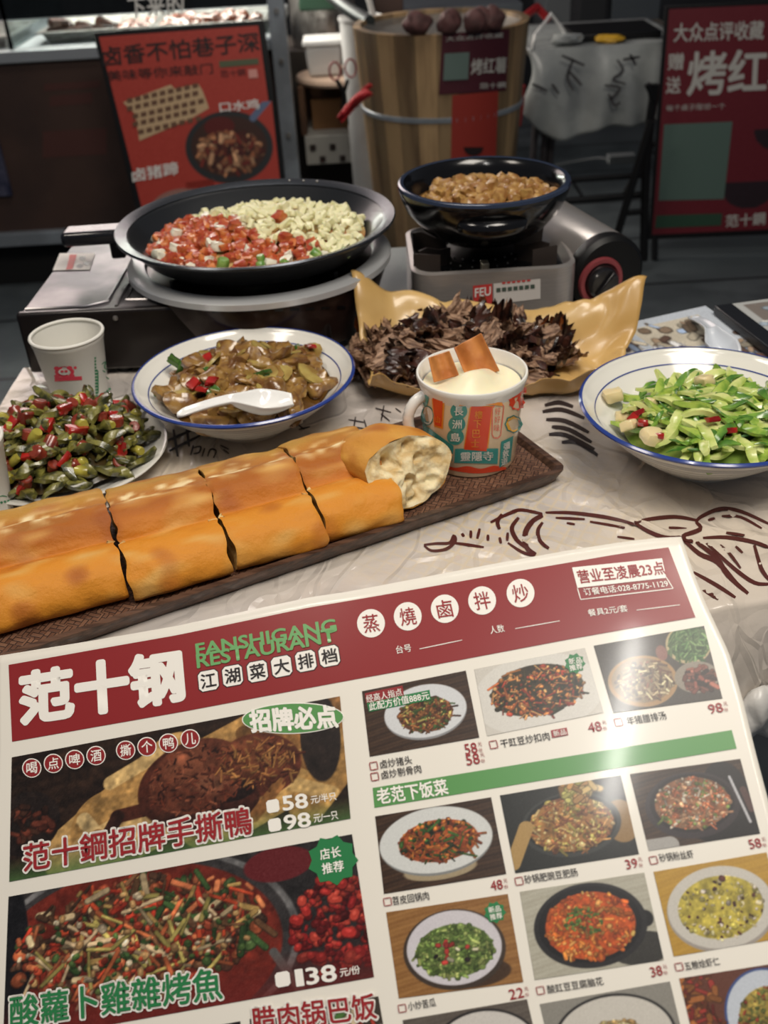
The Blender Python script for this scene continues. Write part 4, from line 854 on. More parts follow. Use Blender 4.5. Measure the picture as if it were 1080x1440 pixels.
scatter('golden_nugget', [lump(s + 60, 0.0098, 0.0088, 0.0080, 0.35, 2).mesh('golden_nugget', nug) for s in range(6)], 92, ppos, 'golden brown round nugget heaped in the black clay pot', 'nugget', 'golden nuggets in the clay pot', 0.9, 0.75, 1.2)
# ================================================================== PAPER CUPS
cupm = mat('cup_paper', (226, 224, 216), 0.45, bump=0.03, bscale=200)
def paper_cup(x, y, label, prints, rz=0.0):
    t = thing('paper_cup', label, 'cup', (x, y, TZ), 'white paper cups')
    h = 0.088
    MB().lathe([(0, 0.004), (0.0285, 0.004), (0.029, 0.0005), (0.0300, 0.0005), (0.0300, 0.004), (0.0385, h - 0.010), (0.0395, h - 0.0085), (0.0400, h - 0.004), (0.0392, h - 0.0035), (0.0390, h - 0.004), (0.0382, h - 0.010), (0.0290, 0.006), (0, 0.006)], 64, (x, y, TZ)).build('cup_body', cupm, t)
    m = MB(); m.lathe([(0.0392 + 0.0019 * math.cos(a), h - 0.002 + 0.0019 * math.sin(a)) for a in [2 * PI * k / 10 for k in range(11)]], 64, (x, y, TZ)); m.build('rolled_rim', cupm, t)
    S = lathe_surf(x, y, TZ + 0.004, 0.0300, TZ + h - 0.010, 0.0385)
    prints(S, t); return t
redp, grnp = mat('print_pinkred', (214, 66, 84), 0.5), mat('print_green', (56, 134, 92), 0.5)
def pr1(S, t):
    c = lambda x, y: (x * 0.2222, 290 + y * 0.2222)
    m = MB()
    def P(x, y, rx, ry, o, n=20): put_poly(m, S, circ(*c(x, y), rx * 0.2222, ry * 0.2222, n), o)
    P(408, 1048, 62, 34, 0.0004); P(358, 1026, 17, 12, 0.0004); P(440, 1024, 18, 12, 0.0004); P(476, 1022, 10, 9, 0.0004); P(360, 1075, 18, 10, 0.0004); P(455, 1072, 18, 10, 0.0004)
    put_quad(m, S, [c(345, 1084), c(518, 1076), c(520, 1100), c(346, 1110)], 0.0004, 10, 2); m.build('bear_print', redp, t, smooth=False)
    m = MB(); P(405, 1048, 36, 20, 0.0008); m.build('bear_face', cupm, t, smooth=False)
    m = MB(); P(393, 1046, 11, 8, 0.0012, 10); P(418, 1045, 11, 8, 0.0012, 10); m.build('bear_eyes', redp, t, smooth=False)
    m = MB()
    for k, y in enumerate(range(955, 1200, 20)): put_quad(m, S, [c(598 + k * 0.5, y), c(616 + k * 0.5 - (8 if k < 4 else 0), y - 1), c(616 + k * .5 - (8 if k < 4 else 0), y + 12), c(598 + k * .5, y + 13)], 0.0004, 2, 1)
    for k in range(7): put_poly(m, S, circ(*c(610 + 14 * k, 1222 - 9 * k - k * k * 0.3), 2.0, 1.8, 8), 0.0004)
    for pts in ([(645, 1000), (668, 985), (662, 1020), (678, 1035)], [(650, 1040), (668, 1050)], [(672, 1080), (690, 1095)], [(620, 1040), (622, 1180)]): put_stroke(m, S, [c(*p) for p in pts], 1.6, 0.0004)
    m.build('green_print', grnp, t, smooth=False)
def pr2(S, t):
    c = lambda x, y: (x * 0.2222, 540 + y * 0.2222); m = MB()
    for k in range(4): put_poly(m, S, circ(*c(10 + 22 * k, 750 - 5 * k), 2.0, 1.8, 8), 0.0004)
    put_stroke(m, S, [c(0, 712), c(20, 708), c(46, 714)], 1.6, 0.0004); m.build('green_print', grnp, t, smooth=False)
paper_cup(-0.338, 1.03, 'white paper cup with a red bear print standing before the left stove', pr1)
paper_cup(-0.3835, 0.797, 'white paper cup cut off by the left edge, beside the long fried bread', pr2)

# ================================================================== BOWLS, PLATE, CONTENTS
porc = mat('porcelain', (232, 230, 222), 0.12, coat=0.5)
blue = mat('cobalt_line', (44, 66, 140), 0.15, coat=0.5)
def ribbed_bowl(x, y, R, zr_, label):
    t = thing('bowl', label, 'bowl', (x, y, TZ), 'white ribbed bowls with blue rims')
    out = [(0.0, 0.004), (0.036, 0.004), (0.038, 0.0005), (0.042, 0.0005), (0.044, 0.005)]
    for k in range(41):
        q = k / 40; r = 0.044 + (R - 0.044) * q; z = 0.006 + (zr_ - 0.006) * q ** 1.25
        out.append((r, z + (0.0007 if k % 4 < 2 else -0.0002) * (1 if q < 0.93 else 0)))
    out += [(R + 0.0008, zr_ + 0.001), (R - 0.001, zr_ + 0.0022), (R - 0.003, zr_ + 0.001)]
    out += [(0.036 + (R - 0.040) * q, 0.011 + (zr_ - 0.0115) * q ** 1.35) for q in [1 - k / 24 for k in range(25)]] + [(0, 0.0095)]
    MB().lathe(out, 110, (x, y, TZ)).build('bowl_body', porc, t)
    MB().lathe([(R - 0.0018, zr_ + 0.0026), (R - 0.0002, zr_ + 0.0027), (R + 0.0014, zr_ + 0.0012), (R + 0.0012, zr_ - 0.0004), (R - 0.0003, zr_ - 0.001)], 110, (x, y, TZ)).build('rim_line', blue, t)
    q = 0.86; f = lambda q: (0.036 + (R - 0.040) * q, 0.011 + (zr_ - 0.0115) * q ** 1.35 + 0.0006)
    MB().lathe([f(0.855), f(0.868)], 110, (x, y, TZ)).build('inner_line', blue, t)
    g = lambda q: (0.044 + (R - 0.044) * q + 0.0008, 0.006 + (zr_ - 0.006) * q ** 1.25 - 0.0003)
    for qq in (0.78, 0.84): MB().lathe([g(qq), g(qq + 0.008)], 110, (x, y, TZ)).build('outer_line', mat('faded_blue', (120, 126, 150), 0.3), t)
    return t
B1, B2 = (-0.139, 0.957), (0.311, 0.829)
ribbed_bowl(*B1, 0.116, 0.060, 'white ribbed bowl of brown stew with a spoon, behind the fried bread')
ribbed_bowl(*B2, 0.118, 0.065, 'white ribbed bowl of cucumber strips at the right edge')
def inner_of(b, R, zr_): return lambda x, y: TZ + (0.011 + (zr_ - 0.0115) * max(0, min(1, (math.hypot(x - b[0], y - b[1]) - 0.036) / (R - 0.040))) ** 1.35)
in1, in2 = inner_of(B1, 0.116, 0.060), inner_of(B2, 0.118, 0.065)
def over(h, i): return lambda x, y: max(h(x, y), i(x, y) + 0.003)
def heap(c, R, ze, zc): return lambda x, y: TZ + ze + (zc - ze) * max(0, 1 - (math.hypot(x - c[0], y - c[1]) / R) ** 2)
def dome(name, c, R, hz, drop, m, label, inner=None):
    def f(u, v):
        x, y = c[0] + R * u * math.cos(2 * PI * v), c[1] + R * u * math.sin(2 * PI * v)
        z = hz(x, y) - drop - 0.002 * nz((x * 60, y * 60, 0), 1)
        return (x, y, max(z, inner(x, y) + 0.0006) if inner else z)
    o = MB().grid(f, 14, 56).build(name, m)
    return tag(o, label, 'sauce', kind='stuff')
def spiral(c, R, n, hz, zj, seed, sx=1.0):
    R_ = random.Random(seed)
    def f(i):
        r = R * math.sqrt((i + 0.4) / n) + R_.uniform(-.004, .004); a = i * 2.39996 + R_.uniform(-.3, .3)
        x, y = c[0] + r * math.cos(a) * sx, c[1] + r * math.sin(a); return (x, y, hz(x, y) + R_.uniform(*zj), R_.random() * 6.28)
    return f
# -- stew
c1 = (B1[0] + 0.004, B1[1] + 0.004); hz1 = over(heap(c1, 0.088, 0.040, 0.066), in1)
dome('stew_gravy', c1, 0.086, hz1, 0.010, mat('gravy', (112, 78, 34), 0.2, rgb2=(84, 56, 24), nscale=40, coat=0.5), 'brown gravy pooled between the stewed pieces in the spooned bowl', in1)
stw = mat('stew_piece', (158, 122, 64), 0.28, rgb2=(112, 74, 36), nscale=70, coat=0.6, sss=0.25, bump=0.25, bscale=120)
stw2 = mat('stew_skin', (176, 156, 88), 0.2, rgb2=(142, 112, 56), nscale=40, coat=0.6, sss=0.3)
R_ = random.Random(4)
scatter('stewed_piece', [lump(s + 80, 0.0190, 0.0145, 0.0105, 0.62).mesh('stewed_piece', stw) for s in range(8)], 54, spiral(c1, 0.082, 54, hz1, (-0.003, 0.003), 21), 'brown glazed stewed piece heaped in the bowl with the white spoon', 'stew', 'stewed pieces in the bowl', 0.7, 0.7, 1.15)
def slice_(seed, a, b, th):
    m = MB(); n = 12; 
    top = [(a * math.cos(2 * PI * k / n) * (1 + 0.12 * nz((k, seed, 0), 1.3)), b * math.sin(2 * PI * k / n) * (1 + 0.12 * nz((k, seed, 3), 1.3))) for k in range(n)]
    f = lambda x, y: 4.0 * x * x - 3 * y * y
    vs = [(0, 0, th)] + [(x, y, th * 0.8 + f(x, y)) for x, y in top] + [(x, y, -th * 0.8 + f(x, y)) for x, y in top] + [(0, 0, -th)]
    fs = [(0, 1 + k, 1 + (k + 1) % n) for k in range(n)] + [(1 + k, 1 + n + k, 1 + n + (k + 1) % n, 1 + (k + 1) % n) for k in range(n)] + [(1 + n + k, 1 + 2 * n, 1 + n + (k + 1) % n) for k in range(n)]
    return m.add(vs, fs)
scatter('onion_slice', [slice_(s, 0.017, 0.0105, 0.0018).mesh('onion_slice', stw2) for s in range(4)], 17, spiral(c1, 0.078, 17, hz1, (0.005, 0.009), 22), 'pale translucent onion slice lying on the brown stew', 'onion', 'onion slices on the stew', 0.7, 0.8, 1.15)
redc = mat('red_chili', (168, 32, 24), 0.25, rgb2=(132, 22, 20), nscale=50, coat=0.7)
grnc = mat('green_chili', (70, 104, 36), 0.22, rgb2=(44, 76, 28), nscale=60, coat=0.6)
def on_heap(pix, hz, up, zg=0.06):
    def f(i):
        p = at(*pix[i], zg)
        for _ in range(4): p = at(*pix[i], hz(p.x, p.y) - TZ + up)
        return (p.x, p.y, p.z, i * 1.3)
    return f
pp = [(289, 506), (298, 536), (287, 548), (272, 540), (436, 487), (330, 500)]
scatter('red_pepper_piece', [chunk(s + 50, 0.0066, 0.0052, 0.0026, 0.3).mesh('red_pepper_piece', redc) for s in range(3)], 5, on_heap(pp, hz1, 0.010), 'bright red pepper square on the brown stew', 'pepper', 'red pepper squares on the stew', 0.6)
pp = [(262, 519), (420, 492), (370, 526), (300, 551), (292, 524), (386, 546), (228, 555), (246, 508)]
scatter('green_pepper_piece', [chunk(s + 55, 0.0072, 0.0052, 0.003, 0.35).mesh('green_pepper_piece', grnc) for s in range(3)], 8, on_heap(pp, hz1, 0.009), 'green pepper piece on the brown stew', 'pepper', 'green pepper pieces on the stew', 0.7)
# spoon
def spoon(name, p0, p1, label, m, W=0.021, solid=0.0022):
    p0, p1 = Vector(p0), Vector(p1); d = p1 - p0; L = d.length; e = d.normalized(); n_ = Vector((0, 0, 1)).cross(e).normalized(); u_ = e.cross(n_)
    def f(u, v):
        s_ = 2 * v - 1
        if u < 0.5: wd = 0.0075 + 0.002 * abs(u - 0.2); dp = 0.0035 + 0.003 * u; arch = 0.010 * math.sin(PI * u * 0.9)
        else: q = (u - 0.5) / 0.5; k = math.sin(PI * min(1, 0.16 + 0.84 * q)) ** 0.6 if q < 0.98 else 0.3; wd = 0.0085 + (W - 0.0085) * k * min(1, q * 2.2); dp = 0.006 + 0.011 * math.sin(PI * min(1, q * 0.9 + .1)); arch = 0.010 * math.sin(PI * 0.45) * (1 - q)
        if u < 0.06: wd *= math.sqrt(max(0.05, u / 0.06))
        return p0 + e * (u * L) + n_ * (wd * s_) + u_ * (arch - dp * (1 - s_ * s_))
    o = MB().grid(f, 40, 12).build(name, m, solid=solid, sub=1, angle=0); return tag(o, label, 'spoon')
spoon('soup_spoon', at(248, 582, 0.069), at(412, 560, 0.070), 'white ceramic spoon resting in the bowl of brown stew', mat('spoon_white', (238, 238, 236), 0.1, coat=0.6))

# -- cucumber
c2 = (B2[0] + 0.008, B2[1] - 0.004); hz2 = over(heap(c2, 0.090, 0.042, 0.066), in2)
dome('cucumber_dressing', c2, 0.084, hz2, 0.009, mat('cuke_base', (150, 166, 84), 0.25, rgb2=(108, 134, 56), nscale=50, coat=0.4), 'pale green dressing pooled under the cucumber strips', in2)
cf = mat('cucumber_flesh', (214, 220, 146), 0.22, rgb2=(174, 194, 96), nscale=45, coat=0.6, sss=0.25)
cf2 = mat('cucumber_rind', (168, 190, 84), 0.22, rgb2=(112, 152, 56), nscale=60, coat=0.6, sss=0.15)
cs = mat('cucumber_skin', (60, 108, 40), 0.22, rgb2=(124, 164, 66), nscale=35, coat=0.6)
scatter('cucumber_strip', [strip(s + 5, 0.025, 0.0052, 0.0036, 0.45, 0.45, 0.5).mesh('cucumber_strip', cf if s % 3 else cf2) for s in range(9)], 130, spiral(c2, 0.074, 130, hz2, (-0.003, 0.005), 31), 'pale green cucumber strip piled in the bowl at the right edge', 'cucumber', 'cucumber strips in the bowl', 0.32, 0.65, 1.15)
scatter('cucumber_skin_strip', [strip(s + 15, 0.019, 0.0034, 0.0016, 0.45, 0.8, 0.8).mesh('cucumber_skin_strip', cs) for s in range(4)], 64, spiral(c2, 0.074, 64, hz2, (0.002, 0.008), 32), 'dark green cucumber sliver with skin, in the bowl at the right edge', 'cucumber', 'green cucumber slivers in the bowl', 0.4, 0.7, 1.3)
gar = mat('garlic', (226, 208, 160), 0.3, coat=0.3, sss=0.3)
pp = [(862, 556), (874, 586), (884, 598), (916, 566), (990, 536), (918, 614), (1040, 560), (900, 600)]
scatter('garlic_clove', [chunk(s + 63, 0.0078, 0.0068, 0.0052, 0.25, 0.9).mesh('garlic_clove', gar) for s in range(3)], 6, on_heap(pp, hz2, 0.008), 'pale cream garlic chunk among the cucumber strips', 'garlic', 'garlic among the cucumber', 0.6)
pp = [(898, 580), (904, 594), (912, 608), (890, 588), (1027, 606), (1002, 590), (925, 612)]
scatter('red_chili_piece', [chunk(s + 66, 0.0070, 0.0045, 0.003, 0.3).mesh('red_chili_piece', redc) for s in range(3)], 7, on_heap(pp, hz2, 0.009), 'small red chili piece among the cucumber strips', 'chili', 'red chili among the cucumber', 0.6)

# -- plate of fried chili
PC = (-0.318, 0.885)
pt2 = thing('plate', 'white oval-edged plate under the heap of fried green chili at left', 'plate', (*PC, TZ))
MB().lathe([(0, 0.002), (0.055, 0.002), (0.057, 0.0005), (0.061, 0.0005), (0.063, 0.004), (0.083, 0.010), (0.100, 0.019), (0.1015, 0.021), (0.1005, 0.0225), (0.098, 0.022), (0.080, 0.0135), (0.06, 0.0075), (0, 0.0065)], 90, (*PC, TZ)).build('plate_body', porc, pt2)
cc = (-0.324, 0.888); hz3 = heap(cc, 0.096, 0.016, 0.062)
dome('chili_oil', cc, 0.082, hz3, 0.010, mat('chili_oil', (66, 52, 24), 0.2, rgb2=(44, 40, 18), nscale=60, coat=0.5), 'dark oily sauce beneath the fried chili pieces')
gw = mat('fried_green_chili', (124, 120, 56), 0.28, rgb2=(50, 52, 24), nscale=90, coat=0.6, bump=0.5, bscale=120)
yl = mat('chili_stem', (186, 176, 76), 0.25, rgb2=(140, 130, 48), nscale=50, coat=0.6)
sg = mat('sausage', (142, 58, 40), 0.25, rgb2=(104, 36, 26), nscale=60, coat=0.6)
scatter('green_chili', [strip(s + 30, 0.0165, 0.0040, 0.0034, 0.45, 0.6, 0.9).mesh('green_chili', gw) for s in range(6)], 165, spiral(cc, 0.090, 165, hz3, (-0.004, 0.007), 41), 'wrinkled fried green chili in the heap on the left plate', 'chili', 'fried green chilies on the plate', 0.6, 0.7, 1.35)
scatter('sausage_round', [ringpiece(s + 90, 0.0070, 0.0062).mesh('sausage_round', sg) for s in range(3)], 40, spiral(cc, 0.085, 40, hz3, (0.000, 0.006), 42), 'glossy red brown round among the fried chili on the left plate', 'sausage', 'red brown rounds on the plate', 0.9, 0.8, 1.15)
scatter('chili_stem', [ringpiece(s, 0.0052, 0.0085).mesh('chili_stem', yl) for s in range(2)], 28, spiral(cc, 0.087, 28, hz3, (0.000, 0.006), 43), 'yellow green cut stem among the fried chili on the left plate', 'chili', 'cut stems on the plate', 1.4, 0.75, 1.15)
scatter('red_chili_piece', [chunk(s + 70, 0.0080, 0.0046, 0.0036, 0.35).mesh('red_chili_piece', redc) for s in range(3)], 18, spiral(cc, 0.088, 18, hz3, (0.002, 0.007), 44), 'bright red chili piece in the heap on the left plate', 'chili', 'red chili on the plate', 0.7, 0.8, 1.2)

# ================================================================== GREASED PAPER WITH SHREDDED DUCK
FLp, FRp, BRp, BLp = Vector((-0.005, 0.965)), Vector((0.245, 0.958)), Vector((0.318, 1.092)), Vector((-0.022, 1.132))
def paper_fn(u, v):
    p = (FLp * (1 - u) + FRp * u) * (1 - v) + (BLp * (1 - u) + BRp * u + Vector((0, 0.014)) * math.sin(PI * min(1, u * 1.4) if u < 0.714 else 0)) * v
    sm = lambda a: max(0, min(1, a)) ** 2 * (3 - 2 * max(0, min(1, a)))
    z = 0.066 * sm((v - 0.62) / 0.38) * (0.82 + 0.18 * math.sin(7 * u + 1)) + 0.034 * sm((0.14 - u) / 0.14) * (0.5 + v * 0.5) + 0.020 * sm((u - 0.84) / 0.16) * (1 - v * 0.4)
    z += 0.024 * sm((0.12 - v) / 0.12) * (0.5 + 0.5 * math.sin(9 * u + 0.6))
    cr = abs(nz((u * 5, v * 4, 0), 1.0, 2)) + 0.5 * abs(nz((u * 11, v * 9, 0), 1.0, 5))
    z += 0.014 * cr
    x, y = p.x + 0.008 * nz((u * 4, v * 6, 1), 1, 7), p.y + 0.010 * nz((u * 5, v * 3, 2), 1, 9)
    return (x, y, TZ + 0.004 + z)
gold = mat('greased_paper', (214, 178, 116), 0.3, rgb2=(196, 156, 92), nscale=9, coat=0.25)
gp = MB().grid(paper_fn, 70, 44).build('greased_paper', gold, solid=0.0006, angle=0)
tag(gp, 'crumpled golden brown greased paper holding the shredded roast duck', 'paper')
def flake(seed, L, Wd, curl, rag=0.5, th=0.0011):
    r = random.Random(seed); nu, nv = 14, 8; vs = []
    e0 = [1 - rag * r.random() for _ in range(nv + 1)]
    for side_ in (1, -1):
        for i in range(nu + 1):
            u = i / nu
            for j in range(nv + 1):
                v = 2 * j / nv - 1; Lj = L * (0.55 + 0.45 * e0[j] if u > 0.5 else 1)
                wk = (0.55 + 0.6 * u - 0.5 * u * u) * (1 + 0.25 * nz((u * 4, v, seed), 2.0))
                x = (u - 0.4) * L * (e0[j] if u > 0.4 else 1 - 0.3 * rag * r.random() * (j % 2)); y = v * Wd * wk
                z = curl * L * (u - 0.35) ** 2 + 0.14 * Wd * math.sin(7 * v + seed) + 0.3 * Wd * v * v * math.sin(seed * 1.7) + 0.10 * Wd * nz((u * 5, v * 5, seed), 1.0)
                vs.append((x, y, z + side_ * th * (1.1 - abs(v) ** 3) * (1.15 - u)))
    n1 = (nu + 1) * (nv + 1); fs = []
    for i in range(nu):
        for j in range(nv):
            a = i * (nv + 1) + j; q = (a, a + 1, a + nv + 2, a + nv + 1); fs.append(q); fs.append(tuple(n1 + k for k in q[::-1]))
    for i in range(nu):
        for j in (0, nv):
            a = i * (nv + 1) + j; b = a + nv + 1; fs.append((a, b, n1 + b, n1 + a))
    for j in range(nv):
        for i in (0, nu):
            a = i * (nv + 1) + j; fs.append((a, a + 1, n1 + a + 1, n1 + a))
    return MB().add(vs, fs)
dsk = mat('duck_skin', (70, 40, 30), 0.3, rgb2=(30, 18, 15), nscale=70, coat=0.45, bump=0.5, bscale=160)
dms = mat('duck_meat', (178, 144, 118), 0.5, rgb2=(100, 72, 54), nscale=36, bump=0.9, bscale=60, stretch=(1, 7, 7))
dam = mat('duck_amber', (120, 62, 26), 0.22, rgb2=(62, 30, 16), nscale=50, coat=0.5)
DC = (0.098, 1.045)
def hzd(x, y):
    a = (x - DC[0]) / 0.138; b = (y - DC[1]) / 0.075; return TZ + 0.012 + 0.034 * max(0, 1 - a * a - b * b) + 0.010 * max(0, b)
def dpos(n, seed, zj, k=1.0):
    R_ = random.Random(seed)
    def f(i):
        r = math.sqrt((i + 0.4) / n) * k; a = i * 2.39996; x, y = DC[0] + 0.128 * r * math.cos(a), DC[1] + 0.062 * r * math.sin(a) + 0.05 * -(x_ := 0.128 * r * math.cos(a)) * 0.6
        return (x, y, hzd(x, y) + R_.uniform(*zj), R_.random() * 6.28)
    return f
scatter('duck_piece', [lump(s + 400, 0.036, 0.022, 0.013, 0.5, 4, 3.0).mesh('duck_piece', dsk if s % 2 else dms) for s in range(4)], 12, dpos(12, 50, (-0.003, 0.003)), 'thick dark chunk of duck low in the heap on the golden paper', 'duck', 'thick chunks of duck', 0.3, 0.8, 1.2)
scatter('duck_meat', [flake(s, 0.058, 0.0185, 0.40, 0.32, 0.0030).mesh('duck_meat', dms) for s in range(6)], 70, dpos(70, 51, (-0.004, 0.010)), 'grey brown shred of duck meat heaped on the golden paper', 'duck', 'shreds of duck meat', 0.4, 0.75, 1.25)
scatter('duck_skin', [flake(s + 20, 0.050, 0.0150, 0.7, 0.55, 0.0020).mesh('duck_skin', dsk) for s in range(7)], 66, dpos(66, 52, (-0.006, 0.008)), 'dark crisp shred of duck skin heaped on the golden paper', 'duck', 'shreds of duck skin', 0.9, 0.7, 1.25)
def upright(i):
    R_ = random.Random(70 + i); px = [505, 520, 535, 566, 590, 604, 618, 634, 650, 664, 680, 700, 716, 735, 752, 768, 780, 792, 800, 740, 690, 610, 575, 785, 796, 660][i % 26]
    py = 462 + R_.uniform(-8, 10) if px > 700 or px < 540 else 447 + R_.uniform(-6, 10)
    p = at(px, py, 0.034); return (p.x, p.y, p.z, R_.uniform(0, 6.28))
R_ = random.Random(8)
for o in scatter('duck_shard', [flake(s + 40, 0.040, 0.011, 0.5, 0.75).mesh('duck_shard', dsk if s % 2 else dam) for s in range(6)], 26, upright, 'stiff dark shard of duck standing up at the back of the heap', 'duck', 'upright shards of duck', 0.3, 0.8, 1.25):
    o.rotation_euler = (R_.uniform(-0.4, 0.4), -PI / 2 + R_.uniform(-0.55, 0.55), R_.uniform(0, 6.28))
fl = lump(201, 0.02, 0.02, 0.03, 0.5).build('plastic_wrap', mat('film_white', (168, 172, 170))); p = at(500, 400, 0.02); fl.location = (p.x, p.y + 0.02, TZ + 0.03); tag(fl, 'crumpled white wrap between the two stoves', 'wrap')

# ================================================================== TRAY, FRIED BREAD, MUG
TA = math.radians(25.3); te, tn = Vector((math.cos(TA), math.sin(TA), 0)), Vector((-math.sin(TA), math.cos(TA), 0))
tr_ = thing('serving_tray', 'dark brown wooden tray with woven pattern under the long fried bread', 'tray', (0.0, 0.76, TZ))
C0 = Vector((0.177, 0.799, TZ)); Tt = Matrix(((-te.x, tn.x, 0, C0.x), (-te.y, tn.y, 0, C0.y), (0, 0, 1, C0.z), (0, 0, 0, 1)))
TL_, TW_ = 0.585, 0.166
def rr(i, z): return [Tt @ Vector((x, y, z)) for x, y in rrect(i, TL_ - i, i, TW_ - i, 0.008 + max(0, 0.004 - i))]
mb = MB(); rings = [rr(0.010, 0.0008), rr(0.007, 0.003), rr(0.0, 0.0165), rr(0.0, 0.0185), rr(0.006, 0.0185), rr(0.0095, 0.0135)]
n = len(rings[0]); mb.add([p for r in rings for p in r], [tuple(range(n))] + [(k * n + i, k * n + (i + 1) % n, (k + 1) * n + (i + 1) % n, (k + 1) * n + i) for k in range(len(rings) - 1) for i in range(n)])
mb.build('rim', mat('tray_wood', (92, 66, 52), 0.4, rgb2=(58, 40, 32), nscale=30, stretch=(1, 8, 8), bump=0.2), tr_)
weave = mat('tray_weave', (96, 66, 52), 0.45)
def weave_nodes(m):
    nt = m.node_tree; b = nt.nodes['Principled BSDF']; L = nt.links.new
    tc = nt.nodes.new('ShaderNodeTexCoord'); outs = []
    mp = nt.nodes.new('ShaderNodeMapping'); mp.inputs['Rotation'].default_value = (0, 0, -TA + PI / 4); L(tc.outputs['Object'], mp.inputs[0])
    for rot, off in ((0, 0), (PI / 2, 0)):
        m2_ = nt.nodes.new('ShaderNodeMapping'); m2_.inputs['Rotation'].default_value = (0, 0, rot); L(mp.outputs[0], m2_.inputs[0])
        br = nt.nodes.new('ShaderNodeTexBrick'); br.inputs['Scale'].default_value = 1; br.inputs['Brick Width'].default_value = 0.0105; br.inputs['Row Height'].default_value = 0.0042
        br.inputs['Mortar Size'].default_value = 0.0007; br.inputs['Mortar Smooth'].default_value = 0.8
        br.inputs['Color1'].default_value = (*lin((122, 88, 68)), 1); br.inputs['Color2'].default_value = (*lin((90, 60, 46)), 1); br.inputs['Mortar'].default_value = (*lin((40, 26, 20)), 1)
        L(m2_.outputs[0], br.inputs['Vector']); outs.append(br)
    ck = nt.nodes.new('ShaderNodeTexChecker'); ck.inputs['Scale'].default_value = 1 / 0.0105; L(mp.outputs[0], ck.inputs['Vector'])
    mix = nt.nodes.new('ShaderNodeMixRGB'); L(ck.outputs['Fac'], mix.inputs[0]); L(outs[0].outputs['Color'], mix.inputs[1]); L(outs[1].outputs['Color'], mix.inputs[2])
    L(mix.outputs[0], b.inputs['Base Color'])
    bw = nt.nodes.new('ShaderNodeRGBToBW'); L(mix.outputs[0], bw.inputs[0]); bp = nt.nodes.new('ShaderNodeBump'); bp.inputs['Strength'].default_value = 0.9; bp.inputs['Distance'].default_value = 0.003
    L(bw.outputs[0], bp.inputs['Height']); L(bp.outputs[0], b.inputs['Normal'])
weave_nodes(weave)
mb = MB(); P = rr(0.0085, 0.0130); mb.add(P, [tuple(range(len(P)))]); mb.build('woven_base', weave, tr_, smooth=False)

BA = math.radians(20.5); be, bn = Vector((math.cos(BA), math.sin(BA), 0)), Vector((-math.sin(BA), math.cos(BA), 0)); BO = Vector((-0.294, 0.621, TZ + 0.0135))
PROF = [(0.006, 0.0), (-0.001, 0.006), (-0.002, 0.016), (0.004, 0.027), (0.014, 0.0345), (0.026, 0.0375), (0.036, 0.0372), (0.0415, 0.0355), (0.046, 0.040), (0.053, 0.0475), (0.062, 0.0525), (0.070, 0.0545), (0.075, 0.053), (0.080, 0.0515), (0.092, 0.0515), (0.106, 0.0485), (0.118, 0.042), (0.1255, 0.030), (0.127, 0.014), (0.120, 0.0)]
def crv(P, n):
    out = []; m = len(P)
    for i in range(n + 1):
        t = i / n * (m - 1); k = min(int(t), m - 2); f = t - k; p0, p1, p2, p3 = (P[max(k - 1, 0)], P[k], P[k + 1], P[min(k + 2, m - 1)])
        out.append(tuple(0.5 * (2 * p1[a] + (p2[a] - p0[a]) * f + (2 * p0[a] - 5 * p1[a] + 4 * p2[a] - p3[a]) * f * f + (3 * p1[a] - p0[a] - 3 * p2[a] + p3[a]) * f ** 3) for a in (0, 1)))
    return out
PR = crv(PROF, 76)
crust = print_mat('crust', 0.5, 0.0)
nt = crust.node_tree; b_ = nt.nodes['Principled BSDF']; b_.inputs['Specular IOR Level'].default_value = 0.25; b_.inputs['Subsurface Weight'].default_value = 0.0; b_.inputs['Subsurface Scale'].default_value = 0.4; b_.inputs['Subsurface Radius'].default_value = (0.006, 0.003, 0.001)
tc_ = nt.nodes.new('ShaderNodeTexCoord'); n_ = nt.nodes.new('ShaderNodeTexNoise'); n_.inputs['Scale'].default_value = 80; n_.inputs['Detail'].default_value = 8; n_.inputs['Roughness'].default_value = 0.65; nt.links.new(tc_.outputs['Object'], n_.inputs['Vector'])
bp_ = nt.nodes.new('ShaderNodeBump'); bp_.inputs['Strength'].default_value = 0.5; bp_.inputs['Distance'].default_value = 0.004; nt.links.new(n_.outputs['Fac'], bp_.inputs['Height']); nt.links.new(bp_.outputs[0], b_.inputs['Normal'])
crumb = mat('crumb', (226, 196, 132), 0.7, rgb2=(186, 140, 76), nscale=60, bump=0.8, bscale=90, sss=0.1)
def set_col(o, fn):
    me = o.data; a = me.color_attributes.new('Col', 'FLOAT_COLOR', 'POINT')
    a.data.foreach_set('color', np.array([(*lin(fn(v.co)), 1) for v in me.vertices], np.float32).ravel())
def lerp3(a, b, t): t = max(0, min(1, t)); return tuple(a[i] + (b[i] - a[i]) * t for i in range(3))
